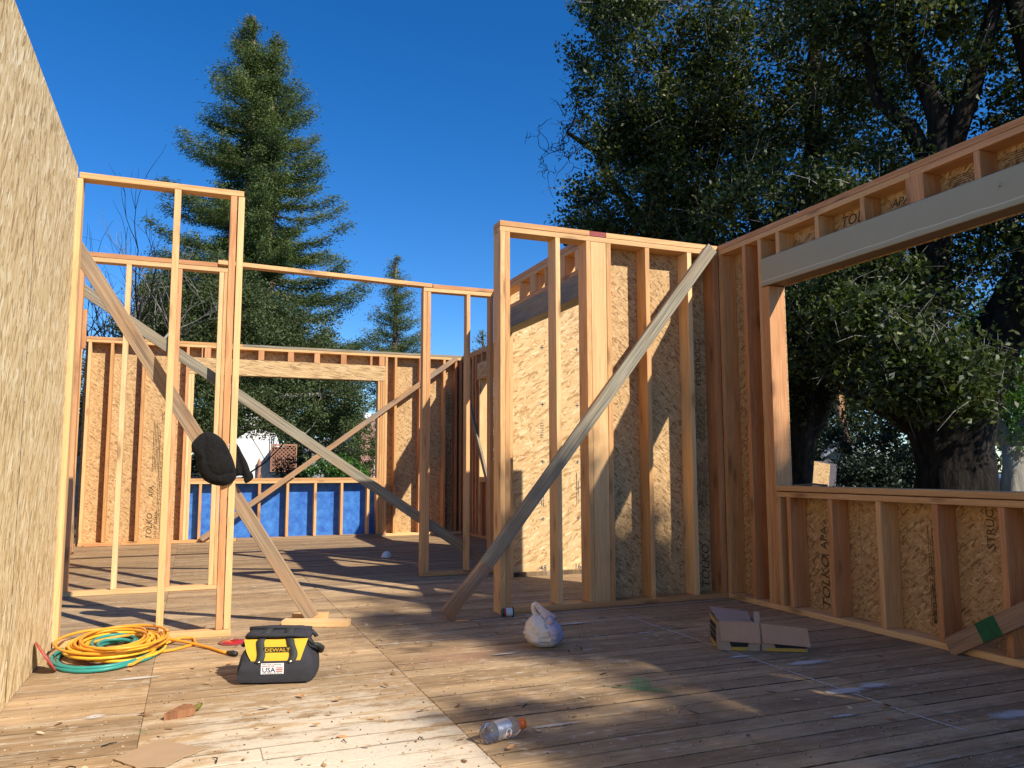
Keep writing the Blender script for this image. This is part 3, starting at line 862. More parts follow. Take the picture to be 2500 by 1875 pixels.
brace('short grey brace in the far right corner beside the sunlit window jamb', (3.915, 11.75, 2.15), (3.915, 10.6, .55), .088, .036, (-1, 0, 0), WEG)

# ================================================================== vegetation
def leaf_mat(name, cols, rough=.45, spec=.4, trans=.25):
    m = NT(name, rough, spec)
    a = m.n('Attribute', attribute_name='shade').outputs['Fac']
    cr = m.n('ValToRGB'); e = cr.color_ramp.elements
    e[0].color = (*cols[0], 1); e[1].color = (*cols[-1], 1)
    for k, c in enumerate(cols[1:-1]):
        q = e.new((k + 1) / (len(cols) - 1)); q.color = (*c, 1)
    m.l(a, cr.inputs[0]); m.l(cr.outputs[0], m.p.inputs['Base Color'])
    tr = m.n('BsdfTranslucent'); mx = m.n('MixShader'); mx.inputs[0].default_value = trans
    m.l(m.mix(1.0, cr.outputs[0], (1.3, 1.5, .7), 'MULTIPLY'), tr.inputs[0])
    m.l(m.p.outputs[0], mx.inputs[1]); m.l(tr.outputs[0], mx.inputs[2])
    m.l(mx.outputs[0], m.t.nodes['Material Output'].inputs[0])
    return m.m

def bark_mat(name, a, b, scale=9):
    m = NT(name, .9, .15)
    t = m.n('TexCoord').outputs['Object']
    f = m.noise(m.scalev(t, (scale, scale, scale * .22)), 1.0, 6, .68)
    g = m.noise(t, 1.6, 4, .6)
    m.bump(f, 1.0, .04)
    return m.color(m.mix(m.math('MULTIPLY', m.ramp(g, .5, .7), .4), m.mix(m.ramp(f, .40, .60), a, b), tuple(min(1, x * 1.35) for x in b)))

OAKL = leaf_mat('oak_leaves', [(.014, .024, .007), (.040, .056, .015), (.072, .092, .024), (.14, .155, .045), (.28, .25, .07)], .50, .28, .28)
OLIVEL = leaf_mat('grey_oak_leaves', [(.03, .045, .015), (.075, .10, .035), (.12, .15, .055), (.20, .23, .10)], .55, .3, .25)
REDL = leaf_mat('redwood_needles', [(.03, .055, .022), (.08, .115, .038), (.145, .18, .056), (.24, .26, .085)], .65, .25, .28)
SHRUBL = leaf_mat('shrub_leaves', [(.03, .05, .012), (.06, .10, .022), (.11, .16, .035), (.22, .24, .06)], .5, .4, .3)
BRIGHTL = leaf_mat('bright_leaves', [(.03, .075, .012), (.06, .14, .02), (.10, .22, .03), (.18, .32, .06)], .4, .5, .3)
DARKL = leaf_mat('dark_leaves', [(.006, .012, .005), (.012, .022, .008), (.022, .038, .012), (.04, .065, .02)], .5, .4, .15)  # darkened to put the shade beneath the oaks into the leaf colour
BARK = bark_mat('shaded_oak_bark', (.006, .005, .004), (.028, .022, .017), 14)  # crown shade on the trunks put into the near-black bark colour
BARKP = bark_mat('pale_bark', (.22, .19, .15), (.36, .32, .26), 5)
BARKR = bark_mat('redwood_bark', (.10, .065, .045), (.22, .16, .12), 4)
TWIG = bark_mat('grey_twigs', (.16, .145, .12), (.34, .32, .28), 20)

def leaf_cloud(name, C, size, aspect, mat, parent, shade, updir=.25, curl=.25, elong=None):
    """C: (N,3) centres -> one mesh of N little folded leaves"""
    N = len(C)
    nrm = rng.normal(size=(N, 3)); nrm[:, 2] += updir * 2
    nrm /= np.linalg.norm(nrm, axis=1)[:, None]
    t = rng.normal(size=(N, 3)) if elong is None else elong + rng.normal(size=(N, 3)) * .35
    t -= nrm * (t * nrm).sum(1)[:, None]
    t /= np.linalg.norm(t, axis=1)[:, None] + 1e-9
    b = np.cross(nrm, t)
    s = size * rng.uniform(.65, 1.3, N)[:, None]
    w = s * aspect
    V = np.empty((N, 4, 3))
    V[:, 0] = C - t * s * .5
    V[:, 1] = C + b * w * .5 + nrm * w * curl + t * s * .04
    V[:, 2] = C + t * s * .5
    V[:, 3] = C - b * w * .5 + nrm * w * curl + t * s * .04
    me = bpy.data.meshes.new(name)
    me.vertices.add(N * 4); me.vertices.foreach_set('co', V.reshape(-1))
    me.loops.add(N * 4); me.loops.foreach_set('vertex_index', np.arange(N * 4, dtype=np.int32))
    me.polygons.add(N); me.polygons.foreach_set('loop_start', np.arange(0, N * 4, 4, dtype=np.int32))
    at = me.attributes.new('shade', 'FLOAT', 'FACE')
    at.data.foreach_set('value', np.clip(shade, 0, 1).astype(np.float32))
    me.update(calc_edges=True)
    return link(name, me, mat, parent)

def ball(n, r=1.0, power=.5):
    d = rng.normal(size=(n, 3)); d /= np.linalg.norm(d, axis=1)[:, None]
    return d * (rng.uniform(0, 1, n) ** power)[:, None] * r

def in_ellipsoids(ells, seed_keep=None):
    out = []
    for c, r, n in ells:
        p = ball(n, 1.0, .42) * np.array(r) + np.array(c)
        out.append(p)
    return np.concatenate(out)

def bend(p, q, k=.12, n=4):
    p = Vector(p); q = Vector(q); L = (q - p).length
    pts = [p]
    for i in range(1, n):
        f = i / n
        pts.append(p.lerp(q, f) + Vector([random.uniform(-1, 1) for _ in range(3)]) * L * k * math.sin(f * math.pi) + Vector((0, 0, 1)) * L * .06 * math.sin(f * math.pi))
    pts.append(q)
    return pts

def tree(name, label, cat, limbs, ells, per, clump, leaf, aspect, mat, bark, group=None, updir=.25, dead=0, twigr=.010, clumps=None, ybase=0.0, stem='trunk', squash=.8, bare=None):
    root = thing(name, label, cat, tuple(Vector(limbs[0][0][0])), 0, group)
    off = Vector(limbs[0][0][0])
    tb = Tubes(); nodes = []; nrad = []
    for pts, radii in limbs:
        P = [Vector(p) for p in pts]
        # resample with slight wobble
        Q = [P[0]]; R = [radii[0]]
        for i in range(len(P) - 1):
            n = max(2, int((P[i + 1] - P[i]).length / .45))
            for k in range(1, n + 1):
                f = k / n
                w = Vector([random.uniform(-1, 1) for _ in range(3)]) * radii[i] * (.22 if k < n else 0)
                Q.append(P[i].lerp(P[i + 1], f) + w); R.append((radii[i] * (1 - f) + radii[i + 1] * f) * random.uniform(.93, 1.08))
        tb.add([q - off for q in Q], R, 22 if max(R) > .12 else 8, ridge=.16 if max(R) > .12 else 0)
        nodes += [tuple(q) for q in Q[1:]]; nrad += R[1:]
    if clumps is None: clumps = in_ellipsoids(ells)
    nodes = np.array(nodes); nrad = np.array(nrad)
    d0 = np.array([np.linalg.norm(nodes - c, axis=1).min() for c in clumps])
    order = np.argsort(d0)
    NX = [nodes]; 
    allp = nodes.copy(); allr = nrad.copy()
    for ci in order:
        c = clumps[ci]
        d = np.linalg.norm(allp - c, axis=1) + np.where(allr < twigr * 1.2, .25, 0)
        j = int(d.argmin()); a = allp[j]; L = float(np.linalg.norm(c - a))
        r0 = min(allr[j] * .55, max(twigr * .8, .014 * L ** 1.1 + twigr * .6))
        if L > .08:
            pts = bend(a, c, .13, 3 if L < 1 else 5)
            rr = [r0 + (twigr * .35 - r0) * i / (len(pts) - 1) for i in range(len(pts))]
            tb.add([Vector(p) - off for p in pts], rr, 4 if r0 < .03 else 6, cap=False)
            ip = np.array([tuple(p) for p in pts[1:]])
            allp = np.concatenate([allp, ip]); allr = np.concatenate([allr, np.array(rr[1:])])
    if bare is not None:
        for c, r, n in bare:                       # leafless twig sprays on the outside
            for p in ball(n, 1.0, .6) * np.array(r) + np.array(c):
                j = int(np.linalg.norm(allp - p, axis=1).argmin())
                pts = bend(allp[j], p, .2, 4)
                tb.add([Vector(q) - off for q in pts], [.008, .007, .006, .004, .003], 3, cap=False)
                allp = np.concatenate([allp, np.array([tuple(q) for q in pts[1:]])]); allr = np.concatenate([allr, [.006] * 4])
    tb.build(stem, bark, root)
    if bare is not None or 'live_oak' in name:
        tw = Tubes()
        for c in clumps:
            for _ in range(3):
                d = Vector([random.uniform(-1, 1), random.uniform(-1, 1), random.uniform(-.6, .9)]).normalized()
                p0 = Vector(c) - off + Vector([random.uniform(-.2, .2) for _ in range(3)]); L = random.uniform(.25, .6)
                tw.add([p0, p0 + d * L * .5 + Vector((0, 0, .03)), p0 + d * L + Vector([random.uniform(-.08, .08) for _ in range(3)])], [.006, .0045, .002], 3, cap=False)
        tag(tw.build('twigs', TWIG, root), kind='stuff')
    n = len(clumps)
    cs = rng.uniform(.6, 1.3, n) * clump
    k = rng.poisson(per, n)
    idx = np.repeat(np.arange(n), k)
    P = clumps[idx] + ball(len(idx), 1.0, .55) * cs[idx][:, None] * np.array([1, 1, squash])
    sh = .30 + rng.normal(0, .17, len(idx)) + rng.normal(0, .07, n)[idx] + (rng.uniform(size=len(idx)) > .985) * .5
    leaf_cloud('crown', P - np.array(off), leaf, aspect, mat, root, sh, updir)
    return root

# ---- big live oaks beyond the right wall
tree('live_oak', 'huge shade-darkened live oak just beyond the window opening, its thick trunk forking low', 'tree',
     [([(8.9, 7.25, -.62), (8.88, 7.28, .9), (9.0, 7.15, 1.9), (9.25, 6.85, 2.7), (9.55, 6.45, 3.6), (9.7, 6.3, 4.6), (9.6, 6.4, 5.9), (9.4, 6.6, 7.4)], [.62, .45, .36, .26, .22, .18, .14, .09]),
      ([(8.85, 7.3, .7), (8.55, 7.5, 1.9), (8.75, 7.45, 3.0), (8.9, 7.3, 4.4), (8.92, 7.25, 5.6), (8.72, 7.5, 6.6), (8.7, 7.5, 8.2)], [.36, .26, .20, .17, .14, .10, .07]),
      ([(8.9, 7.3, 4.5), (8.7, 7.5, 5.5), (8.45, 7.8, 6.0), (8.4, 7.9, 7.2)], [.14, .10, .08, .05]),
      ([(8.95, 7.2, 4.9), (9.15, 6.95, 5.8), (9.35, 6.7, 6.9), (9.5, 6.5, 8.3)], [.14, .11, .09, .06]),
      ([(8.6, 7.5, 1.5), (8.0, 7.9, 2.0), (7.3, 8.2, 2.5), (6.9, 8.5, 3.2)], [.18, .13, .09, .05]),
      ([(8.6, 7.6, 2.6), (8.3, 8.4, 3.6), (7.9, 9.1, 4.6)], [.16, .12, .07])],
     [((9.2, 7.2, 7.6), (2.3, 2.2, 1.9), 170), ((8.4, 8.0, 4.6), (1.3, 1.3, 1.2), 60), ((8.1, 6.5, 2.0), (.6, .4, .38), 16), ((7.6, 7.6, 2.95), (1.1, 1.2, .75), 62), ((7.3, 6.3, 2.05), (.62, .5, .42), 32),
      ((9.6, 6.3, 3.9), (1.1, .9, 1.0), 26), ((10.2, 6.2, 6.3), (1.6, 1.6, 1.5), 60), ((7.4, 9.0, 4.2), (1.0, 1.0, 1.2), 50), ((9.0, 8.6, 3.4), (1.5, 1.2, 1.3), 80), ((10.3, 7.2, 4.4), (1.3, 1.1, 1.4), 60), ((9.7, 6.0, 2.9), (.7, .6, .5), 16)],
     165, .42, .080, .58, OAKL, BARK, 'live oaks beyond the right wall')
tree('live_oak', 'second live oak behind the window jamb, with slender forked dark stems', 'tree',
     [([(9.0, 10.7, -.62), (9.15, 10.55, 1.2), (9.3, 10.4, 2.4), (9.45, 10.3, 3.5), (9.55, 10.2, 5.0), (9.6, 10.2, 6.8), (9.65, 10.15, 8.8)], [.42, .34, .27, .22, .18, .14, .09]),
      ([(9.2, 10.5, 1.4), (9.7, 10.0, 2.6), (10.1, 9.6, 4.0), (10.3, 9.3, 5.8)], [.24, .19, .14, .09]),
      ([(9.45, 10.3, 3.4), (9.0, 10.7, 4.6), (8.6, 11.0, 6.0)], [.13, .10, .06])],
     [((9.4, 10.4, 7.3), (2.2, 2.0, 2.2), 150), ((9.4, 10.4, 4.3), (1.7, 1.5, 1.3), 74), ((9.4, 10.2, 2.4), (1.3, 1.0, .6), 26)],
     165, .44, .080, .58, OAKL, BARK, 'live oaks beyond the right wall')
tree('live_oak', 'third live oak rising over the partition, its left side fringed with bare twigs', 'tree',
     [([(7.6, 11.9, -.62), (7.5, 11.9, 2.5), (7.4, 11.9, 4.6), (7.45, 11.85, 5.8), (7.3, 11.95, 6.9), (7.1, 12.1, 7.4)], [.32, .26, .20, .15, .10, .06]),
      ([(7.45, 11.85, 5.6), (7.75, 11.6, 6.4), (7.6, 11.75, 7.3), (7.65, 11.7, 8.6)], [.13, .10, .08, .05]),
      ([(7.4, 11.9, 5.0), (6.9, 12.2, 6.0), (6.5, 12.3, 6.7), (6.0, 12.4, 7.0)], [.12, .08, .06, .03]),
      ([(7.5, 11.8, 4.9), (8.2, 11.3, 5.8), (8.5, 11.2, 7.2)], [.12, .09, .06])],
     [((7.35, 11.7, 5.35), (1.55, 1.6, 1.35), 118), ((7.5, 11.7, 8.1), (1.7, 1.7, 1.6), 125), ((8.1, 11.3, 6.7), (1.4, 1.4, 1.3), 70), ((6.3, 12.0, 5.0), (.6, .6, .5), 14), ((6.75, 11.9, 6.8), (.55, .7, .6), 20), ((6.7, 11.8, 9.3), (.9, .9, .7), 28)],
     165, .42, .080, .58, OAKL, BARK, 'live oaks beyond the right wall', bare=[((5.85, 12.1, 6.6), (.75, .8, .95), 130), ((5.95, 12.0, 5.3), (.5, .5, .6), 30), ((6.1, 12.0, 7.6), (.5, .5, .6), 40)])

# ---- oak behind the viewer: its crown dapples the floor and the foot of the partition
def shade_p(u, v):
    if v > 6.5 or v < -1.5 or u > 5.6: return 0
    for a, b, r in ((2.42, 3.15, .10), (2.45, 2.66, .09), (2.55, 6.35, .16), (3.0, 6.5, .3), (1.95, 3.75, .12), (1.4, 2.95, .07)):
        if math.hypot((u - a) * .7, v - b) < r + .13: return 0
    if v > 5.7: return .75 if u > 1.45 else 0
    if v > 4.75: return 1 if u > 1.75 else (.45 if u > 1.15 else 0)
    if v > 3.6: return 1 if u > 1.72 else 0
    if v > 2.85: return 1 if u > 2.0 else (.9 if 1.05 < u < 1.5 and 3.0 < v < 3.3 else 0)
    return 1 if u > 1.2 else 0
cl = []
for lay in range(4):
    for gu in np.arange(.8, 5.7, .32):
        for gv_ in np.arange(-1.5, 6.5, .32):
            u = gu + random.uniform(-.17, .17); v = gv_ + random.uniform(-.17, .17)
            if random.random() < shade_p(u, v):
                h = 9.2 + random.uniform(-1.5, 1.5)
                cl.append((u + .602 * h, v - 1.075 * h, h))
tree('live_oak', 'broad live oak behind the viewer whose crown dapples the floor with shade', 'tree',
     [([(9.4, -7.4, -.62), (9.3, -7.5, 2), (9.0, -7.4, 4.5), (8.8, -7.2, 7.5)], [.5, .4, .32, .2]),
      ([(9.1, -7.4, 4.0), (10.2, -8.6, 6.5), (10.8, -9.4, 8.5)], [.25, .18, .1]),
      ([(9.0, -7.4, 4.6), (8.0, -6.0, 6.6), (7.6, -5.2, 8.6)], [.22, .15, .08])],
     None, 100, .25, .078, .62, OAKL, BARK, clumps=np.array(cl))

# ---- redwoods
def redwood(name, label, base, stems, Lf, n_per_m, zlow, spr, seed, col=REDL, group='redwoods on the skyline'):
    r_ = np.random.default_rng(seed); root = thing(name, label, 'tree', base, 0, group)
    tb = Tubes(); P = []; SH = []; EL = []
    bx, by, bz = base
    for sx, top, side in stems:
        tb.add([(sx * .3 * .0 + sx, 0, 0), (sx + .1, 0, (top - bz) * .5), (sx + .05, 0, top - bz)], [.55, .32, .03], 9)
        z = zlow - bz + r_.uniform(0, .3)
        while z < top - bz - .15:
            t = (top - bz) - z
            a = r_.uniform(0, 2 * math.pi)
            ca, sa = math.cos(a), math.sin(a)
            if side and ca * side < -.2: ca *= .45
            L = Lf(t) * r_.uniform(.78, 1.04)
            up = .62 * max(0, 1 - t / 12) - .08
            pts = []
            for i in range(6):
                f = i / 5
                pts.append(Vector((sx + ca * L * f, sa * L * f, z + L * (up * f - .10 * math.sin(f * math.pi) + .16 * f ** 3))))
            tb.add(pts, [.05 + .012 * L, .05, .04, .03, .02, .01], 4, cap=False)
            m = max(2, int(L / .26)); tone = r_.normal(0, .10)
            for k in range(m):
                f = .22 + .80 * (k + r_.uniform(-.3, .3)) / m
                f = min(f, 1.0)
                i = min(int(f * 5), 4); q = pts[i].lerp(pts[i + 1], f * 5 - i)
                if r_.uniform() < .10: continue
                wd = (.16 + .34 * math.sin(min(1, f) * math.pi * .85)) * min(1, L / 2 + .35)
                n = int(spr * wd / .35)
                c = r_.normal(size=(n, 3)) * np.array([wd * .70, wd * .70, .12]) + np.array(q) + np.array([0, 0, -.06])
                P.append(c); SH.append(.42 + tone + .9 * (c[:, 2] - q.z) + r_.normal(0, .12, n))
                EL.append(np.tile([ca, sa, -.25], (n, 1)))
            z += r_.uniform(.35, 1.6) / n_per_m * (.9 + .02 * t)
    tb.build('trunk', BARKR, root)
    P = np.concatenate(P); 
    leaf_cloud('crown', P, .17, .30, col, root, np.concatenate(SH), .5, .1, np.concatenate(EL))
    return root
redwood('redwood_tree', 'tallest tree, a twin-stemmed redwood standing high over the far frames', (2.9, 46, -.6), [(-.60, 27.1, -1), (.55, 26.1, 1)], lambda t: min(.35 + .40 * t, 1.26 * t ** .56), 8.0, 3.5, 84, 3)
redwood('redwood_tree', 'smaller redwood far off, behind the doorway frame', (14.1, 60, -.6), [(0, 17.6, 0)], lambda t: min(.25 + .36 * t, .90 * t ** .60), 7.0, 1.5, 60, 5)
redwood('redwood_tree', 'redwood tip just showing over the far right corner', (22.0, 62, -.6), [(0, 12.6, 0)], lambda t: .78 * t ** .62, 6.0, 3, 26, 6)

# ---- oak left of centre, grey green
tree('evergreen_oak', 'wide grey-green oak behind the far window, beneath the big redwood', 'tree',
     [([(.5, 24.2, -.62), (.5, 24.1, 1.4), (.9, 24, 3.0), (1.2, 24, 4.8), (.9, 24, 6.2)], [.32, .26, .2, .13, .06]),
      ([(.5, 24.1, 1.2), (-.5, 24, 2.8), (-.6, 24, 5.2)], [.2, .14, .07]), ([(.8, 24, 2.6), (2.2, 24, 3.1), (3.4, 23.8, 3.2)], [.18, .12, .06]),
      ([(.6, 23.9, 1.6), (1.4, 23.4, 2.15), (2.3, 23.2, 2.25), (2.9, 23.1, 2.0)], [.09, .07, .05, .03])],
     [((-.1, 24, 5.5), (1.8, 1.8, 1.45), 210), ((-.9, 23.2, 4.6), (1.2, 1.0, 1.3), 130), ((1.7, 24.4, 4.7), (2.2, 1.9, 1.9), 175), ((3.3, 24.2, 3.55), (1.5, 1.7, 1.4), 95), ((-1.1, 24.2, 3.2), (1.3, 1.5, 1.7), 75), ((.0, 23.8, 2.7), (.9, 1.2, 1.3), 60), ((4.1, 24.5, 2.6), (.8, 1.1, 1.2), 32), ((1.5, 23.8, 2.85), (1.2, 1.2, .5), 30), ((1.5, 23.2, 2.25), (1.1, .6, .28), 20)],
     190, .46, .090, .42, OLIVEL, TWIG, updir=.1)
tree('evergreen_oak', 'dark round oak low behind the bare trees at the far left', 'tree',
     [([(-3.2, 27, -.62), (-3.1, 27, 2), (-3, 27, 4)], [.25, .2, .1])],
     [((-2.9, 27, 3.1), (1.8, 1.6, 1.5), 110), ((-4.4, 27, 2.6), (1.5, 1.5, 1.5), 60)], 90, .42, .10, .4, OLIVEL, TWIG, updir=.1)

# ---- bare trees at the left
def bare_tree(label, base, h, seed, lean=0.0):
    rr = random.Random(seed)
    root = thing('bare_tree', label, 'tree', base, 0, 'leafless trees at the left')
    tr = Tubes(); br = Tubes()
    def grow(p, d, L, r, lev):
        pts = [p]; q = p.copy(); dd = d.copy(); n = 5
        for i in range(n):
            dd = (dd + Vector([rr.uniform(-1, 1) for _ in range(3)]) * .20 + Vector((0, 0, .06))).normalized()
            q = q + dd * L / n; pts.append(q.copy())
        (tr if lev < 1 else br).add(pts, [r * (1 - .55 * i / n) for i in range(n + 1)], 7 if lev < 2 else 3, cap=False)
        if lev >= 4: return
        k = (4, 4, 4, 3)[lev]
        for _ in range(k):
            i = rr.randint(2, n); a = rr.uniform(.35, .95)
            side = Vector([rr.uniform(-1, 1) for _ in range(3)]).normalized()
            grow(pts[i], (dd * math.cos(a) + side * math.sin(a)).normalized(), L * rr.uniform(.5, .78), max(.007, r * .42), lev + 1)
    grow(Vector((0, 0, 0)), Vector((lean, 0, 1)).normalized(), h * .5, .17, 0)
    tr.build('trunk', TWIG, root); br.build('branches', BARK if seed % 2 else TWIG, root)
bare_tree('leafless grey tree standing nearest the strand board wall, over the far left frames', (-2.55, 20, -.62), 8.6, 3, .02)
bare_tree('leafless dark-twigged tree beside the grey-green oak', (-2.1, 21.5, -.62), 8.2, 8, .0)
bare_tree('leafless thin tree leaning right, between two frame studs', (-1.7, 24.6, -.62), 9.4, 15, .04)

def bush(name, label, c, r, n, mat, leaf=.07, per=90, clump=.22, cat='bush', group='bushes behind the building'):
    c = np.array(c, float)
    return tree(name, label, cat, [([(c[0], c[1], -.62), (c[0], c[1], max(c[2] * .5, .1))], [.05, .03])], [(c, r, n)], per, clump, leaf, .5, mat, BARK, group, stem='stems')
bush('flowering_shrub', 'yellow-green airy shrub seen through the far window right of centre', (4.75, 26.5, 2.45), (.95, .8, .85), 55, SHRUBL, .07, 95, .28)
bush('shrub', 'bushy olive shrub below the yellow-green one, right part of far window', (5.15, 26, 1.35), (1.0, .8, .75), 55, SHRUBL)
bush('ivy_bush', 'low glossy bright green ivy bush at the far window sill', (3.75, 22.5, .95), (.95, .6, .42), 52, BRIGHTL, .085, 80)
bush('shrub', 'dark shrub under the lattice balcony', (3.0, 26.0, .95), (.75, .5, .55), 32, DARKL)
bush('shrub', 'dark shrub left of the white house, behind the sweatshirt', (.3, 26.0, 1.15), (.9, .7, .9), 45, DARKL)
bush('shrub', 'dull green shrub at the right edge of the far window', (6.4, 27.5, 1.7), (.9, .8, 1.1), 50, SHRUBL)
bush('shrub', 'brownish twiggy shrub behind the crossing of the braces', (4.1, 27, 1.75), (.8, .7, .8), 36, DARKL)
for k, (x, y_, z, a, lb) in enumerate(((18.5, 17.5, 4.2, 2.6, 'tall dark spreading tree far behind the big oak trunk'), (14.5, 20.0, 4.4, 2.5, 'tall dark tree far behind the window jamb'), (20.5, 12.5, 4.2, 2.2, 'dark tree behind the street tree at the right edge'), (13.2, 15.8, 1.0, 1.2, 'dark leafy bush behind the leaning panels'), (15.3, 14.9, 1.25, 1.5, 'dense bush between the pole and the big oak trunk'), (11.7, 16.2, 1.3, 1.2, 'dark bush beside the window jamb'), (15.0, 17.4, 2.6, 2.0, 'tall dark bush behind the utility pole'), (13.6, 13.3, .55, .9, 'low bush just over the window sill'))):
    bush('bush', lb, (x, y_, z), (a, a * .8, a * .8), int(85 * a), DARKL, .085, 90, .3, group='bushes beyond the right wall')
tree('street_tree', 'bright green young tree with a pale trunk at the right edge, beside the parked car', 'tree',
     [([(17.0, 12.6, -.62), (17.05, 12.55, .5), (17.1, 12.5, 1.5)], [.36, .30, .26]), ([(17.1, 12.5, 1.2), (17.3, 12.1, 2.4), (17.5, 11.8, 3.8)], [.22, .16, .08]), ([(17.05, 12.5, 1.2), (16.8, 12.9, 2.4), (16.6, 13.2, 3.6)], [.18, .12, .06])],
     [((17.2, 12.3, 3.2), (1.6, 1.6, 1.9), 130)], 110, .34, .095, .55, BRIGHTL, BARKP)

# palm
pm = thing('palm', 'palm with arching yellow-green fronds behind the window jamb', 'tree', (20.5, 22.6, -.62))
tb = Tubes(); tb.add([(0, 0, 0), (.1, 0, 2.2), (0, .1, 4.4)], [.3, .22, .2], 9); tb.build('trunk', BARK, pm)
V = []; F = []
for k in range(26):
    a = k * 2.4; el = random.uniform(-.2, 1.1); L = random.uniform(1.7, 2.4)
    prev = None
    for i in range(15):
        f = i / 14
        c = Vector((math.cos(a) * L * f * math.cos(el * .5), math.sin(a) * L * f * math.cos(el * .5), 4.4 + math.sin(el) * L * f - 1.5 * f * f * L * .55))
        if prev is not None:
            t = (c - prev).normalized(); s_ = t.cross(Vector((0, 0, 1))).normalized()
            for sg in (-1, 1):
                for q in range(2):
                    b = len(V); p = prev.lerp(c, q * .5)
                    tip = p + s_ * sg * .42 * math.sin(.35 + f * 2.5) + t * .22 + Vector((0, 0, -.25))
                    V += [p, p + t * .05, tip]; F.append((b, b + 1, b + 2))
        prev = c
link('fronds', mesh_from(V, F), leaf_mat('palm_frond', [(.10, .12, .03), (.2, .22, .06)], .5, .4, .3), pm)

# far-off woods that close the view
n = 42000
ang = rng.uniform(rad(-20), rad(75), n); dist = rng.uniform(70, 95, n)
hmax = 5.2 + 1.8 * np.sin(ang * 9) + 1.2 * np.sin(ang * 23 + 1) + 1.0 * np.sin(ang * 47) + np.where(ang > rad(34), 3.5, 0)
P = np.stack([np.sin(ang) * dist, np.cos(ang) * dist, -.6 + (rng.uniform(0, 1, n) ** .8) * hmax], 1)
tag(leaf_cloud('distant_woods', P, .62, .6, OLIVEL, None, .25 + rng.normal(0, .15, n), .2), kind='stuff')

# ================================================================== things beyond the building
def house(name, label, loc, rz, w, d, h, roofh, wall, roof, over=.3):
    t = thing(name, label, 'house', loc, rz)
    V = [(-w/2, 0, 0), (w/2, 0, 0), (w/2, d, 0), (-w/2, d, 0), (-w/2, 0, h), (w/2, 0, h), (w/2, d, h), (-w/2, d, h), (0, 0, h + roofh), (0, d, h + roofh)]
    F = [(0, 1, 5, 8, 4), (1, 2, 6, 5), (2, 3, 7, 9, 6), (3, 0, 4, 7)]
    link('wall', mesh_from(V, F), wall, t)
    o = over; k = roofh / (w / 2); th = .12
    for s in (-1, 1):
        e = (s * (w / 2 + o), h - o * k)
        V = [(e[0], -o, e[1]), (e[0], d + o, e[1]), (0, d + o, h + roofh + .0), (0, -o, h + roofh)]
        V += [(x, y, z + th) for x, y, z in V]
        F = [(0, 1, 2, 3), (4, 7, 6, 5), (0, 4, 5, 1), (1, 5, 6, 2), (2, 6, 7, 3), (3, 7, 4, 0)]
        link('roof_slope', mesh_from(V, F), roof, t)
    return t
STUCCO = plain('white_stucco', (.80, .79, .75), .9, .2, var=.06, scale=6)
SHING = plain('grey_shingles', (.34, .34, .35), .9, .2, var=.25, scale=12)
GREYW = plain('grey_siding', (.22, .22, .20), .8, .2)
TRIMW = plain('white_trim', (.75, .76, .76), .6, .3, var=.04)
GLASS = plain('dark_glass', (.05, .08, .09), .08, .6)
REDT = plain('red_brown_lattice', (.40, .20, .13), .8, .2, var=.2)
IRON = plain('black_iron', (.012, .012, .013), .5, .4)
BRICK = plain('chimney_brick', (.40, .22, .18), .9, .2, var=.25, scale=10)

# white stucco house with a flared gable
wh = thing('stucco_house', 'white stucco house with a flared gable, dappled by branches, in the far window', 'house', (2.4, 31.0, -.62), rad(-4))
prof = [(-2.2, 0), (1.15, 0), (1.15, 1.95), (.80, 2.02), (.62, 2.25), (.52, 2.65), (.42, 3.0), (.12, 3.35), (-.55, 3.75), (-1.3, 3.3), (-2.2, 2.4)]
V = [(x, 0, z) for x, z in prof] + [(x, 5, z) for x, z in prof]
n = len(prof)
link('wall', mesh_from(V, [tuple(range(n)), tuple(range(2 * n - 1, n - 1, -1))] + [((i + 1) % n, i, i + n, (i + 1) % n + n) for i in range(n)]), STUCCO, wh)
fl_ = boxes('window', [((.22, -.05, 2.05), (.42, .02, 2.85))], TRIMW, wh); boxes('pane', [((.26, -.06, 2.1), (.30, -.052, 2.8)), ((.33, -.06, 2.1), (.37, -.052, 2.8))], GLASS, fl_)
boxes('downpipe', [((.5, -.1, 0), (.56, -.04, 2.3))], TRIMW, wh)
lb = thing('lattice_balcony', 'red-brown lattice balcony screen on the side of the white house', 'balcony', (3.05, 30.2, 1.0), rad(-6))
boxes('deck_box', [((-.42, .05, -.05), (.42, .7, .82))], plain('balcony_panel', (.13, .075, .06), .8, .2, var=.3, scale=14), lb)
boxes('rail', [((-.46, -.06, .86), (.46, .02, .92)), ((-.46, -.06, -.08), (.46, .02, -.03)), ((-.46, -.06, -.03), (-.42, .02, .86)), ((.42, -.06, -.03), (.46, .02, .86))], REDT, lb)
for sgn in (-1, 1):
    for k in range(-9, 10):
        # clip the diagonal to the panel
        a = []
        for t_ in np.linspace(0, 1, 41):
            x = -.42 + .84 * t_; z = .415 + sgn * (x) + k * .14
            if -.03 <= z <= .86: a.append((x, z))
        if len(a) > 3:
            s_ = beam(lb, 'lattice_slat', (3.05 + a[0][0], 30.2 - .03 - .012 * sgn, 1.0 + a[0][1]), (3.05 + a[-1][0], 30.2 - .03 - .012 * sgn, 1.0 + a[-1][1]), .026, .01, (0, -1, 0), REDT, .0005)
st = thing('porch_post', 'carved red-brown post standing before the white house', 'post', (2.15, 29.5, -.62))
tb = Tubes(); tb.add([(0, 0, 0), (0, 0, .9), (0, 0, 1.1), (0, 0, 1.45), (0, 0, 1.6), (0, 0, 1.72), (0, 0, 1.9), (0, 0, 2.02)], [.07, .06, .10, .085, .05, .075, .06, .01], 8); tb.build('shaft', REDT, st)
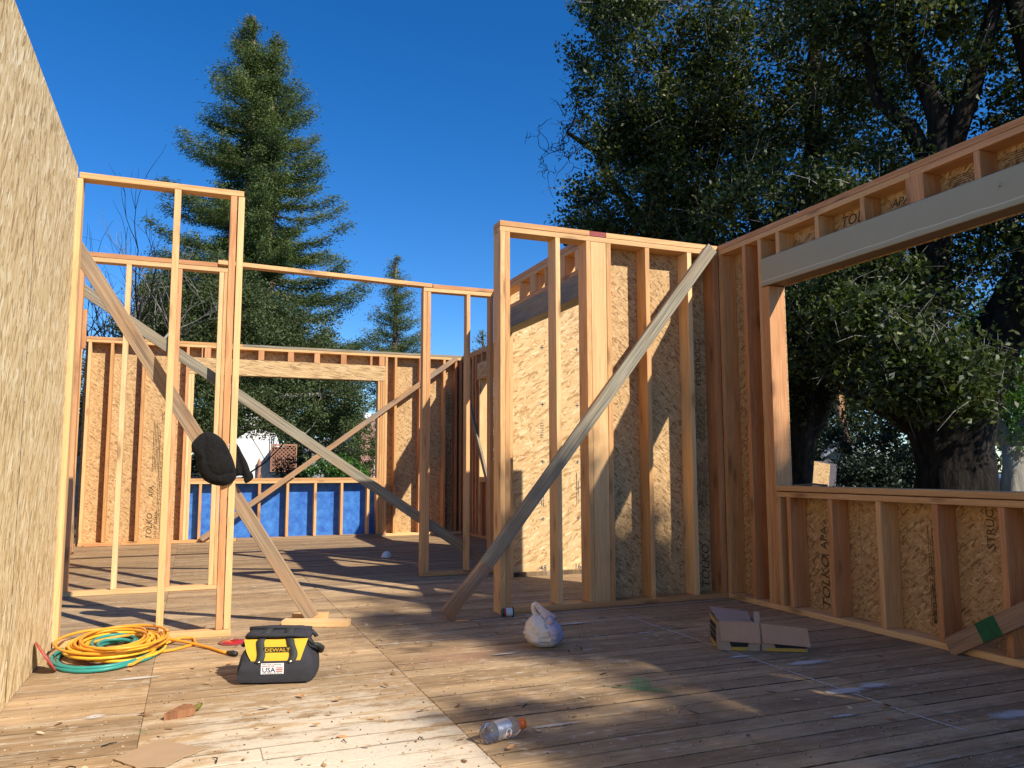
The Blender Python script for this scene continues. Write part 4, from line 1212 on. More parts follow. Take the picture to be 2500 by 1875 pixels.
boxes('base_block', [((-.16, -.1, 1.0 - .28), (.16, .1, .78))], TRIMW, st)
ch = thing('chimney', 'brick chimney with a white cap rising behind the far shrubs', 'chimney', (6.15, 30.5, -.62))
boxes('stack', [((-.28, -.2, 0), (.25, .3, 3.55))], BRICK, ch); boxes('cap', [((-.12, -.1, 3.551), (.12, .2, 3.78))], TRIMW, ch)
hs = house('white_house', 'white house side half hidden by shrubs at the right of the far window', (6.6, 31.5, -.62), rad(10), 2.4, 4, 2.5, .6, STUCCO, SHING)
def iron_fence(label, p, q, n, h, rails):
    t = thing('iron_fence', label, 'fence', (p[0], p[1], -.62))
    d = Vector((q[0] - p[0], q[1] - p[1], 0))
    for k in range(n + 1):
        c = d * k / n
        boxes('picket', [((c.x - .009, c.y - .009, 0), (c.x + .009, c.y + .009, h))], IRON, t)
    for z in rails:
        beam(t, 'rail', (p[0], p[1] - .02, -.62 + z), (q[0], q[1] - .02, -.62 + z), .03, .015, (0, -1, 0), IRON, .001)
iron_fence('low black iron fence seen through the right end of the far window', (4.9, 23.4), (6.4, 23.2), 14, 1.62, (1.58, 1.45, 1.30))
iron_fence('low black iron fence behind the black sweatshirt', (-.4, 23.4), (1.0, 23.4), 14, 1.55, (1.5, 1.42, 1.32, 1.22))
iron_fence('black picket fence along the street behind the window sill', (12.6, 16.9), (17.0, 13.2), 56, 1.42, (1.36, .35))
rh = house('grey_house', 'small grey gabled house with a white-framed window, beyond the pole', (24.9, 25.6, -.62), rad(-36), 2.6, 5, 1.75, .85, GREYW, SHING)
wf = boxes('window', [((-.75, -.06, .85), (.55, .02, 1.65))], TRIMW, rh)
boxes('pane', [((-.67, -.07, .92), (.47, -.062, 1.58))], plain('curtained_glass', (.38, .46, .44), .3, .5), wf)
boxes('muntin', [((.1 + k * .12, -.08, .92), (.115 + k * .12, -.072, 1.58)) for k in range(3)], TRIMW, wf)
hs2 = house('white_garage', 'pale sunlit garage wall behind the leaning panels', (23.6, 28.4, -.62), rad(-36), 3.2, 4, 2.4, .5, plain('cream_wall', (.78, .74, .62), .8, .2, var=.04), SHING)
po = thing('utility_pole', 'rough orange-brown timber pole rising out of the bushes beyond the window', 'pole', (15.7, 15.6, -.62))
tb = Tubes(); tb.add([(-.15, .1, 0), (-.3, .16, 2), (-.45, .24, 4.0)], [.14, .13, .12], 9)
tb.build('shaft', bark_mat('pole_wood', (.28, .13, .06), (.50, .28, .16), 14), po)
tb = Tubes()
for k in range(14):
    z = .5 + k * .25; a = random.uniform(0, 6.3)
    tb.add([(-.15 - z * .075 + .13 * math.cos(a), .1 + z * .035 + .13 * math.sin(a), z), (-.15 - z * .075 + .17 * math.cos(a), .1 + z * .035 + .17 * math.sin(a), z + .05)], .025, 5)
tb.build('bracket', TWIG, po)
# leaning panels
lp = thing('leaning_stack', 'stack of cut board panels leaning upright beyond the window sill', 'board stack', (12.2, 13.3, -.62), rad(-42))
for k in range(5):
    o = link('panel', cbox(.42, .028, 1.78, OSB_IN if k == 0 else plain('grey_panel', (.10, .09, .10), .8, .2), .001), parent=lp)
    o.location = (.0 + k * .035, k * .034, .86); o.rotation_euler = (rad(-3), rad(10), rad(40))
# car
car = thing('parked_car', 'silver-blue parked car showing its roof and windscreen behind the pale trunk', 'car', (21.6, 15.4, -.62), rad(-35))
cp = [(-2.2, .35), (-2.2, .75), (-1.75, .92), (-1.25, 1.38), (-.2, 1.47), (.75, 1.42), (1.35, .98), (2.1, .85), (2.25, .6), (2.25, .35)]
V = []; n = len(cp)
for yy, ins in ((-.86, 0), (.86, 0)):
    for x, z in cp: V.append((x, yy * (1 - .14 * max(0, (z - .9) / .5)), z))
CARP = plain('car_paint', (.30, .40, .52), .25, .6, .4, var=.05)
link('body', mesh_from(V, [tuple(range(n)), tuple(range(2 * n - 1, n - 1, -1))] + [((i + 1) % n, i, i + n, (i + 1) % n + n) for i in range(n)]), CARP, car)
for yy in (-.83, .83):
    link('side_window', mesh_from([(-1.2, yy, .95), (1.15, yy, .95), (.65, yy * .93, 1.36), (-1.0, yy * .93, 1.34)], [(0, 1, 2, 3)]), GLASS, car)
link('rear_window', mesh_from([(-1.76, -.7, .935), (-1.76, .7, .935), (-1.275, .66, 1.365), (-1.275, -.66, 1.365)], [(0, 1, 2, 3)]), GLASS, car)
for wx in (-1.4, 1.4):
    for yy in (-.86, .70):
        tb = Tubes(); tb.add([(wx, yy, .33), (wx, yy + .18, .33)], .33, 18)
        tb.build('wheel', plain('tyre', (.02, .02, .02), .9, .2), car, False)
sg = thing('red_sign', 'red hanging sign with a grey wall behind, left of the pale trunk', 'sign', (18.9, 14.8, -.62), rad(-38))
boxes('board', [((-.07, -.02, 1.5), (.07, .02, 2.15))], plain('sign_red', (.5, .03, .03), .6, .3), sg)
boxes('post', [((-.75, .02, 0), (-.70, .07, 2.2)), ((-.70, .03, 2.13), (.08, .06, 2.18))], IRON, sg)

# ================================================================== small things on the floor
FABK = plain('black_canvas', (.034, .034, .040), .85, .25, var=.35, scale=90)
FABG = plain('black_webbing', (.030, .033, .030), .7, .35, var=.3, scale=120)
YEL = plain('yellow_canvas', (.62, .38, .03), .7, .25, var=.10, scale=25)
WHITE = plain('white_print', (.78, .77, .74), .6, .3, var=.03)
bag = thing('tool_bag', 'black and yellow canvas tool bag standing on the floor, with two strap handles', 'tool bag', (.425, 4.135, 0), rad(-15.8))
def ring(z):
    """half width, half depth, centre y of the bag at height z"""
    k = [(0, .148, .120, 0), (.015, .158, .132, 0), (.08, .160, .134, 0), (.135, .152, .122, 0), (.18, .146, .10, .0), (.215, .142, .078, .0), (.245, .138, .055, .0), (.262, .12, .03, 0)]
    for a, b in zip(k[:-1], k[1:]):
        if z <= b[0]:
            f = (z - a[0]) / (b[0] - a[0]); return [a[i] + (b[i] - a[i]) * f for i in (1, 2, 3)]
    return k[-1][1:]
V = []; F = []; M_ = 44
zs = [0, .006, .015, .04, .08, .11, .135, .16, .18, .2, .215, .23, .245, .256, .262]
for i, z in enumerate(zs):
    hx, hy, cy = ring(z)
    for k in range(M_):
        a = 2 * math.pi * k / M_
        e = .36 if z < .2 else .5
        cx_ = math.copysign(abs(math.cos(a)) ** e, math.cos(a)); sy_ = math.copysign(abs(math.sin(a)) ** e, math.sin(a))
        wr = .004 * mnoise.noise(Vector((cx_ * 3, sy_ * 3 + 5, z * 22))) + .003 * mnoise.noise(Vector((cx_ * 9, sy_ * 8, z * 60)))
        pinch = -.022 * math.exp(-((z - .19) / .035) ** 2) * abs(cx_) ** 6
        V.append((cx_ * (hx + wr + pinch), cy + sy_ * (hy + wr), z))
for i in range(len(zs) - 1):
    for k in range(M_):
        k2 = (k + 1) % M_
        F.append((i * M_ + k, i * M_ + k2, (i + 1) * M_ + k2, (i + 1) * M_ + k))
F.append(tuple(range(M_))[::-1]); F.append(tuple(range((len(zs) - 1) * M_, len(zs) * M_)))
link('body', mesh_from(V, F, True), FABK, bag)
def fy(z, off=.002):
    hx, hy, cy = ring(z); return -(hy + off)
def patch(name, mat, xl, xr, z0, z1, off=.003, n=10, m=12, parent=bag, wob=.0025):
    V = []; F = []
    for i in range(n + 1):
        z = z0 + (z1 - z0) * i / n
        a = xl(z); b = xr(z)
        for j in range(m + 1):
            x = a + (b - a) * j / m
            hx = ring(z)[0]; rnd = max(0, abs(x) / hx)
            V.append((x, fy(z, off) * (1 - .06 * rnd ** 6) + wob * mnoise.noise(Vector((x * 30, z * 30, 3))), z))
    for i in range(n):
        for j in range(m):
            q = i * (m + 1) + j; F.append((q, q + 1, q + m + 2, q + m + 1))
    return link(name, mesh_from(V, F, True), mat, parent)
patch('yellow_panel', YEL, lambda z: -.105 - .32 * (z - .125) + .20 * max(0, .17 - z), lambda z: .105 + .22 * (z - .125), .122, .226)
patch('lower_panel', FABK, lambda z: -.150 + .45 * max(0, z - .03) ** 1.3, lambda z: .150 - .45 * max(0, z - .03) ** 1.3, .012, .124, .005)
for sx in (-.062, .066):
    # webbing strap up the face and over the mouth
    V = []; F = []
    path = [(z, fy(z, .009), .0) for z in np.linspace(.115, .24, 12)] + [(.262, -.055, .0), (.272, -.03, 0), (.27, .0, 0)]
    for i, (z, yv, _) in enumerate(path):
        x = sx + .010 * math.sin(i * .5) * (1 if sx > 0 else .6) + (.016 * max(0, i - 9) / 3 * (-1 if sx > 0 else 1))
        V += [(x - .0165, yv, z), (x + .0165, yv, z), (x + .0165, yv + .003, z), (x - .0165, yv + .003, z)]
        if i:
            b = 4 * (i - 1)
            for q in range(4): F.append((b + q, b + (q + 1) % 4, b + 4 + (q + 1) % 4, b + 4 + q))
    link('strap', mesh_from(V, F, True), FABG, bag)
    tb = Tubes(); yv = fy(.120, .013)
    tb.add([(sx, yv + .004, .120), (sx, yv - .001, .120)], [.0062, .0045], 12); tb.build('rivet', plain('rivet_steel', (.7, .68, .62), .25, .5, .9), bag)
tb = Tubes()
for yo, zz, hw_ in ((-.058, .240, .147), (.05, .262, .150)):
    pts = []
    for k in range(15):
        f = k / 14; x = -hw_ + 2 * hw_ * f
        drop = .055 * (abs(f - .5) * 2) ** 5
        pts.append((x * (1 + .0), yo * (1 - .2 * (abs(f - .5) * 2) ** 3), zz - drop + .003 * math.sin(f * 9)))
    tb.add(pts, .0095, 8)
tb.add([(.147, -.05, .19), (.163, -.02, .175), (.172, .02, .15), (.165, .06, .12)], [.010, .014, .016, .012], 8)
tb.build('mouth_frame', FABG, bag)
tb = Tubes()
tb.add([(-.13, -.056, .236), (-.07, -.072, .247), (0, -.076, .246), (.07, -.074, .247), (.125, -.058, .236)], .012, 8)
tb.add([(-.13, .02, .262), (-.03, .005, .272), (.05, .0, .270), (.13, .02, .258)], .013, 8)
tb.build('zip_flap', FABK, bag)
pz = .176
yb = fy(.176, .0085)
o = boxes('name_plate', [((-.047, yb - .0015, .163), (.062, yb + .002, .192))], plain('plate_black', (.03, .03, .02), .7, .2), bag)
o.rotation_euler = (rad(0), 0, 0)
put_text(bag, 'DEWALT', .0255, (.425, 4.135, 0), (1, 0, 0), (0, 0, 1), YEL, .012)
tx = [c for c in bag.children if c.name.startswith('printed_lettering')][-1]
bx0 = max(v.co.x for v in tx.data.vertices)
tx.scale = (.104 / bx0, 1, 1); tx.location = (-.0445, yb - .0024, .1690); tx.rotation_euler = (rad(90), 0, 0)
lab = boxes('label', [((-.052, fy(.09, .0095), .058), (.040, fy(.09, .006), .114))], WHITE, bag)
NAVY = plain('navy_print', (.02, .03, .10), .7, .2); REDP2 = plain('red_print', (.35, .05, .03), .7, .2)
def lab_text(s, size, x, z, mat, w):
    me = text_mesh(s, size, .02); me.materials.clear(); me.materials.append(mat)
    o = link('printed_lettering', me, mat, lab); mx_ = max(v.co.x for v in me.vertices)
    o.location = (x, fy(.09, .0100), z); o.rotation_euler = (rad(90), 0, 0); o.scale = (w / mx_, 1, 1)
lab_text('USA', .034, -.047, .068, NAVY, .054)
lab_text('MADE IN THE', .010, -.047, .0955, REDP2, .050)
lab_text('THIS TOOL IS PROUDLY', .008, -.048, .1055, NAVY, .084)
lab_text('WITH GLOBAL MATERIALS', .007, -.046, .0605, NAVY, .080)
boxes('stripe', [((.010, fy(.09, .0105), z), (.036, fy(.09, .0098), z + .0042)) for z in (.070, .079, .088)], REDP2, lab)
boxes('star_row', [((.008 + k * .006, fy(.09, .0105), .0985), (.0105 + k * .006, fy(.09, .0098), .101)) for k in range(5)], NAVY, lab)

bag.scale = (1.13, 1.06, .86)
# extension cord coil
ORG = plain('orange_cord_jacket', (.80, .33, .03), .45, .4, var=.10, scale=20)
YLO = plain('yellow_orange_cord_jacket', (.86, .46, .035), .45, .4, var=.10, scale=20)
TEAL = plain('teal_hose', (.03, .26, .21), .4, .45, var=.12, scale=20)
RUB = plain('black_rubber', (.02, .02, .02), .5, .4)
rc = random.Random(4)
coil = thing('extension_cord', 'orange extension cord in a loose coil, its black plug trailing toward the tool bag', 'extension cord', (-.37, 4.98, 0))
def loopset(n, rx, ry, z0, z1, jit, seed, turns_dir=1, cx=0, cy=0, rmin=.72):
    r = random.Random(seed); pts = []; N = n * 26
    ph = [r.uniform(0, 6.3) for _ in range(6)]
    for i in range(N + 1):
        t = i / 26; a = 2 * math.pi * t * turns_dir; k = int(t)
        s = rmin + (1 - rmin) * (.5 + .5 * math.sin(t * 2.4 + ph[0])) + .05 * math.sin(a * 2 + ph[1] + k)
        ox = jit * math.sin(t * 1.3 + ph[2]); oy = jit * math.sin(t * 1.7 + ph[3])
        z = z0 + (z1 - z0) * (t / n) + .006 * math.sin(a + ph[4] + k * 1.7) + .004
        pts.append((cx + ox + rx * s * math.cos(a + .2 * math.sin(k * 2)), cy + oy + ry * s * math.sin(a + .2 * math.sin(k * 2)), max(.007, z)))
    return pts
tb = Tubes()
tb.add(loopset(10, .235, .35, .012, .065, .022, 11, cx=.02, cy=.04), .0078, 6)
tb.build('cord_run', YLO, coil)
tb = Tubes()
c2_ = loopset(8, .25, .37, .03, .09, .038, 5, -1, rmin=.60, cy=.03)
tail = [(.20, .18, .045), (.30, .12, .03), (.42, .02, .014), (.50, -.1, .009), (.545, -.2, .009), (.585, -.27, .010)]
tb.add(c2_ + tail, .0080, 6)
tb.add([(.27, .1, .02), (.34, .26, .012), (.41, .22, .008), (.42, .06, .008), (.30, -.06, .008), (.18, -.12, .012), (.05, -.2, .018)], .0080, 6)
tb.add([(-.29, -.08, .012), (-.2, -.28, .010), (-.02, -.41, .010), (.12, -.36, .014), (.2, -.2, .03), (.24, .0, .05), (.23, .2, .06)], .0080, 6)
tb.build('cord_run', ORG, coil)
tb = Tubes(); tb.add([(.580, -.262, .013), (.605, -.30, .015), (.622, -.325, .015)], [.009, .015, .013], 10); tb.build('plug', RUB, coil)
tb = Tubes(); tb.add([(.245, .345, .03), (.265, .30, .026), (.285, .262, .020)], [.013, .014, .009], 6); tb.build('socket_end', ORG, coil)
hose = thing('garden_hose', 'teal hose coiled beneath the orange extension cord', 'hose', (-.40, 4.97, 0))
tb = Tubes(); tb.add(loopset(3, .262, .375, .008, .014, .012, 21, cx=.0, cy=-.03, rmin=.9), .0095, 7)
tb.add(loopset(4, .12, .19, .012, .05, .015, 22, cx=.045, cy=.09, rmin=.7), .0095, 7)
tb.build('hose_run', TEAL, hose)
# red-rimmed disc leaning on the wall
dc = thing('pot_lid', 'thin red-rimmed disc leaning on edge against the strand board wall', 'disc', (-.648, 4.66, .077))
tb = Tubes()
tb.add([(-.0012, 0, 0), (.0012, 0, 0)], .083, 40); o1 = tb.build('face', plain('smoky_plastic', (.30, .22, .20), .2, .6), dc, False)
tb = Tubes(); tb.add([(0, .086 * math.cos(a), .086 * math.sin(a)) for a in np.linspace(0, 2 * math.pi, 41)], .0035, 6); tb.build('rim', plain('red_rim', (.45, .03, .02), .35, .5), dc)
dc.rotation_euler = (0, rad(-33), rad(12))
rl = thing('red_lamp_lens', 'flat red translucent lens lying on the floor left of the tool bag', 'lens', (.255, 5.03, 0))
tb = Tubes(); tb.add([(0, 0, .001), (0, 0, .008), (0, 0, .014)], [.072, .066, .03], 30); tb.build('lens', plain('red_lens', (.42, .015, .015), .15, .6), rl)
tb = Tubes(); tb.add([(0, 0, .0), (0, 0, .006)], .084, 30); tb.build('rim', plain('dull_red', (.20, .05, .05), .5, .4), rl, False)

# blocks under the brace
blk = beam(None, 'timber_block', (.575, 5.440, .0205), (.968, 5.270, .0205), .089, .038, (0, 0, 1), FIRP); tag(blk, 'fresh pale timber block lying in front of the brace foot', 'timber block')
blk = beam(None, 'timber_block', (.655, 5.645, .0205), (.885, 5.585, .0205), .07, .038, (0, 0, 1), FIR); tag(blk, 'shorter timber block behind the brace foot', 'timber block')
blk = beam(None, 'timber_offcut', (-1.30, 11.93, .02), (-.86, 11.93, .02), .089, .036, (0, 0, 1), FIRR); tag(blk, 'short offcut lying along the foot of the far wall at the left', 'timber offcut')
blk = beam(None, 'leaning_board', (-1.30, 10.9, .02), (-1.39, 11.35, 1.05), .08, .02, (1, 0, 0), WEB); tag(blk, 'short dark board leaning against the far left wall', 'board')

# sweatshirt over the brace
HOOD = NT('black_fleece', .95, .12)
_t = HOOD.n('TexCoord').outputs['Object']
HOOD.p.inputs['Sheen Weight'].default_value = .04
HOOD.bump(HOOD.noise(_t, 260, 3, .7), .25, .002)
HOOD = HOOD.color(HOOD.mix(HOOD.noise(_t, 40, 4, .6), (.006, .006, .006), (.016, .015, .014)))
def to_xz(px, py, Y):      # tracing helper: outline points measured on the garment, in metres on its plane
    return px, py
swt = thing('sweatshirt', 'black sweatshirt draped over the sloping brown brace at the frame end', 'sweatshirt', (.12, 5.22, 1.07))
def pillow(name, outline, thick, ybase, folds, parent, mat, n=60, m=22, back=.5):
    cx_ = sum(p[0] for p in outline) / len(outline); cz_ = sum(p[1] for p in outline) / len(outline)
    L = len(outline); pts = []
    for k in range(n):              # Catmull-Rom round the outline
        t = k / n * L; i = int(t); f = t - i
        p0, p1, p2, p3 = (outline[(i + q) % L] for q in (-1, 0, 1, 2))
        pts.append(tuple(.5 * ((2 * p1[c]) + (-p0[c] + p2[c]) * f + (2 * p0[c] - 5 * p1[c] + 4 * p2[c] - p3[c]) * f * f + (-p0[c] + 3 * p1[c] - 3 * p2[c] + p3[c]) * f ** 3) for c in (0, 1)))
    V = []; F = []
    for side in (-1, 1):
        for r in range(m + 1):
            s = math.sin(r / m * math.pi / 2)
            for k in range(n):
                x = cx_ + (pts[k][0] - cx_) * s; z = cz_ + (pts[k][1] - cz_) * s
                d = math.cos(r / m * math.pi / 2)
                y = ybase + side * thick * d * (1 if side < 0 else back)
                if side < 0: y -= folds(x, z) * min(1, (1 - s) * 5 + .08)
                V.append((x, y, z))
    K = (m + 1) * n
    for sd in (0, 1):
        b = sd * K
        for r in range(m):
            for k in range(n):
                q = (b + r * n + k, b + r * n + (k + 1) % n, b + (r + 1) * n + (k + 1) % n, b + (r + 1) * n + k)
                F.append(q if sd else q[::-1])
    return link(name, mesh_from(V, F, True), mat, parent)
def folds_main(x, z):
    # folds hang from the brace in nested curves that gather low on the right
    w = mnoise.noise(Vector((x * 6, z * 6, 3))) * .045 + mnoise.noise(Vector((x * 15, z * 10, 8))) * .012
    d = math.hypot((x - .10) * 1.0, (z - .06) * .75) + w
    a = math.atan2(z - .06, x - .10)
    f = .018 * (abs(math.sin(d * 40 + 1.1 * a)) ** .65 - .5) * (.55 + .6 * mnoise.noise(Vector((x * 9, z * 9, 5)))) * (1 - .4 * math.exp(-((x + .10) / .05) ** 2))
    f += .010 * mnoise.noise(Vector((x * 20, z * 11, 1))) + .004 * mnoise.noise(Vector((x * 60, z * 40, 2)))
    if x < -.085: f += .0015 * math.sin(z * 620)
    return f
OX, OZ = .12, 1.07
S_ = .1326 / 1000
mainpx = [(-.010, 1.165), (.045, 1.223), (.110, 1.222), (.165, 1.180), (.200, 1.120), (.235, 1.035), (.248, .955), (.215, .915), (.160, .902), (.095, .918), (.045, .958), (.020, 1.02), (.012, 1.07), (-.012, 1.120)]
pillow('torso', [(x - OX, z - OZ) for x, z in mainpx], .058, .0, folds_main, swt, HOOD, 120, 60)
bandpx = [(-.012, 1.150), (.012, 1.205), (.030, 1.212), (.034, 1.16), (.024, 1.10), (.018, 1.075), (.004, 1.085), (-.012, 1.115)]
slv = [(.236, 1.165), (.262, 1.150), (.285, 1.105), (.318, 1.045), (.340, .985), (.352, .948), (.335, .930), (.308, .918), (.300, .955), (.270, .962), (.248, .960), (.232, 1.02)]
pillow('sleeve', [(x - OX, z - OZ) for x, z in slv], .028, .15, lambda x, z: .006 * math.sin((x * 1.1 + z * .35) * 110), swt, HOOD, 40, 10)
pillow('cuff', [(x - OX, z - OZ) for x, z in [(.300, .962), (.342, .985), (.358, .946), (.312, .914)]], .020, .148, lambda x, z: .0018 * math.sin(z * 700), swt, HOOD, 24, 6)

# white carrier bag
CARR = NT('white_plastic_film', .35, .5)
_t = CARR.n('TexCoord').outputs['Object']
CARR.bump(CARR.noise(_t, 28, 5, .75, .6), .9, .012)
CARR.p.inputs['Transmission Weight'].default_value = .0
CARR.p.inputs['Subsurface Weight'].default_value = .25
CARR.p.inputs['Subsurface Radius'].default_value = (.03, .03, .03)
_sx = CARR.n('SeparateXYZ'); CARR.l(_t, _sx.inputs[0])
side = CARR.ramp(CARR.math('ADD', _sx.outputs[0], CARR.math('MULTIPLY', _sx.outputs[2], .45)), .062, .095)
film = CARR.mix(side, (.74, .68, .60), (.52, .44, .50))  # lit left and shaded right of the bag painted into the film
redl = CARR.math('ABSOLUTE', CARR.math('SUBTRACT', CARR.math('ADD', _sx.outputs[0], CARR.math('MULTIPLY', _sx.outputs[2], .45)), .066))
film = CARR.mix(CARR.math('MULTIPLY', CARR.math('MULTIPLY', CARR.ramp(redl, .008, .003), CARR.ramp(CARR.noise(_t, 70, 3), .45, .6)), .7), film, (.45, .10, .08))
CARR = CARR.color(film)
wb = thing('carrier_bag', 'tied white plastic carrier bag with something in it, sitting on the floor', 'plastic bag', (1.885, 4.26, 0), rad(-22))
V = []; F = []; nu, nv = 56, 34
for j in range(nv + 1):
    ph = math.pi * j / nv
    for i in range(nu):
        th = 2 * math.pi * i / nu
        r = math.sin(ph); z = .5 - .5 * math.cos(ph)
        prof = (1.0 if z < .45 else 1 - .55 * ((z - .45) / .55) ** 1.7)
        wr = .022 * mnoise.noise(Vector((math.cos(th) * 1.6, math.sin(th) * 1.6, z * 2.5))) + .022 * abs(mnoise.noise(Vector((math.cos(th) * 4, math.sin(th) * 4 + 9, z * 6)))) + .008 * abs(mnoise.noise(Vector((math.cos(th) * 11, math.sin(th) * 11, z * 9)))) - .012
        rad_ = r ** .62 * prof
        lump = 1 + .14 * math.cos(th - .25) * (1 - z)
        V.append((math.cos(th) * (.118 * rad_ * lump + wr * r) + .0 - .030 * z ** 2, math.sin(th) * (.100 * rad_ + wr * r), .176 * z))
for j in range(nv):
    for i in range(nu):
        F.append((j * nu + i, j * nu + (i + 1) % nu, (j + 1) * nu + (i + 1) % nu, (j + 1) * nu + i))
link('body', mesh_from(V, F, True), CARR, wb)
def ribbon(name, pts, widths, parent, mat, nrm=(0, -1, 0)):
    V = []; F = []
    for i, p in enumerate(pts):
        p = Vector(p); t = (Vector(pts[min(i + 1, len(pts) - 1)]) - Vector(pts[max(i - 1, 0)])).normalized()
        s = t.cross(Vector(nrm)).normalized() * widths[i] / 2; nn = Vector(nrm) * .004 * (1 if i % 2 else .2)
        V += [p - s, p + nn, p + s]
        if i:
            b = 3 * (i - 1); F += [(b, b + 1, b + 4, b + 3), (b + 1, b + 2, b + 5, b + 4)]
    return link(name, mesh_from(V, F, True), mat, parent)
ribbon('handle_loop', [(.050, -.02, .150), (.025, -.03, .172), (.000, -.03, .192), (-.020, -.03, .212), (-.036, -.03, .232), (-.048, -.028, .243), (-.060, -.025, .236), (-.064, -.02, .216), (-.060, -.015, .196), (-.048, -.01, .178), (-.03, 0, .160)], [.060, .050, .042, .034, .026, .022, .020, .018, .018, .026, .04], wb, CARR)
ribbon('handle_loop', [(.040, .01, .150), (.010, .0, .182), (-.014, -.01, .208), (-.032, -.015, .226), (-.046, -.015, .232), (-.054, -.01, .218), (-.052, 0, .196), (-.040, .01, .170)], [.05, .036, .03, .022, .018, .018, .018, .03], wb, CARR, (.3, -1, .1))
tb = Tubes(); tb.add([(.030, -.045, .135), (.036, -.05, .150), (.034, -.035, .165)], [.022, .02, .012], 9); tb.build('knot', CARR, wb)

# squeeze-cup on its side by the partition post
cn = thing('jar', 'small green-ended jar with a white label lying by the partition post', 'jar', (2.022, 5.175, .032), rad(-6))
tb = Tubes(); tb.add([(-.026, 0, 0), (.030, 0, 0)], [.027, .030], 24); tb.build('label', plain('jar_label', (.52, .60, .58), .5, .4, var=.1), cn, False)
tb = Tubes(); tb.add([(-.040, 0, 0), (-.038, 0, 0), (-.026, 0, 0)], [.022, .026, .0275], 24); tb.build('base', plain('jar_green', (.01, .05, .035), .3, .5), cn, False)
tb = Tubes(); tb.add([(.029, 0, 0), (.034, 0, 0), (.038, 0, 0)], [.034, .035, .032], 24); tb.build('lid', plain('jar_lid', (.01, .03, .025), .3, .5), cn, False)
tb = Tubes(); tb.add([(-.0262, 0, 0), (-.016, 0, 0)], [.0277, .0282], 24); tb.build('stripe', plain('jar_red', (.45, .04, .04), .4, .4), cn, False)

# bottle
CLEAR = NT('clear_plastic', .12, .5)
CLEAR.p.inputs['Transmission Weight'].default_value = .92
CLEAR.p.inputs['IOR'].default_value = 1.16
CLEAR = CLEAR.color((.86, .84, .84))
bt = thing('drink_bottle', 'empty clear sports drink bottle with an orange cap, lying on the floor', 'bottle', (1.108, 2.885, .037), rad(20))
def lathe(name, prof, mat, parent, n=36, rib=0):
    V = []; F = []
    for x, r in prof:
        for k in range(n):
            a = 2 * math.pi * k / n
            V.append((x, r * math.cos(a), r * math.sin(a)))
    for i in range(len(prof) - 1):
        for k in range(n): F.append((i * n + k, i * n + (k + 1) % n, (i + 1) * n + (k + 1) % n, (i + 1) * n + k))
    return link(name, mesh_from(V, F, True), mat, parent)
lathe('bottle_body', [(-.088, .0), (-.082, .014), (-.090, .026), (-.086, .034), (-.076, .0365), (-.060, .0365), (-.056, .0345), (-.052, .0355), (.020, .0355), (.024, .0340), (.028, .0360), (.045, .0365), (.056, .034), (.066, .028), (.073, .021), (.078, .0185), (.086, .0185)], CLEAR, bt)
LBL = NT('foil_label', .3, .5); LBL.p.inputs['Metallic'].default_value = .75
_t = LBL.n('TexCoord').outputs['Object']; LBL.bump(LBL.noise(_t, 60, 4, .7), .5, .004)
LBL = LBL.color(LBL.mix(LBL.noise(_t, 25, 4), (.42, .43, .46), (.62, .62, .64)))
lathe('label', [(-.050, .0364), (.018, .0364)], LBL, bt)
lathe('cap', [(.080, .0), (.080, .0185), (.082, .0205), (.094, .0208), (.096, .0195), (.102, .0195), (.104, .0175), (.104, 0)], plain('orange_cap', (.80, .17, .02), .4, .45, var=.05), bt)
tb = Tubes()
for k in range(16): tb.add([(.083, .0208 * math.cos(k * .3927), .0208 * math.sin(k * .3927)), (.094, .021 * math.cos(k * .3927), .021 * math.sin(k * .3927))], .0008, 4)
tb.build('cap_ribs', plain('orange_rib', (.70, .13, .02), .4, .4), bt)
def cyl_patch(name, cx_, ca, rx, rs, r, mat, parent, n=24, hole=0, a0=0, a1=2 * math.pi):
    V = []; F = []
    for k in range(n + 1):
        t = a0 + (a1 - a0) * k / n
        for q in (hole, 1):
            x = cx_ + rx * q * math.cos(t); a = ca + rs * q * math.sin(t) / r
            V.append((x, -r * math.cos(a), r * math.sin(a)))
        if k: F.append((2 * k - 2, 2 * k - 1, 2 * k + 1, 2 * k))
    return link(name, mesh_from(V, F), mat, parent)
cyl_patch('emblem_disc', -.002, -.28, .016, .021, .0368, WHITE, bt)
cyl_patch('emblem_ring', -.002, -.28, .010, .014, .0370, INKB, bt, hole=.82, a0=.7, a1=5.9)
cyl_patch('emblem_bolt', .000, -.32, .0065, .009, .0371, plain('orange_print', (.65, .14, .05), .6, .3), bt, n=6)
cyl_patch('emblem_stroke', -.024, -.38, .0012, .014, .0368, WHITE, bt)

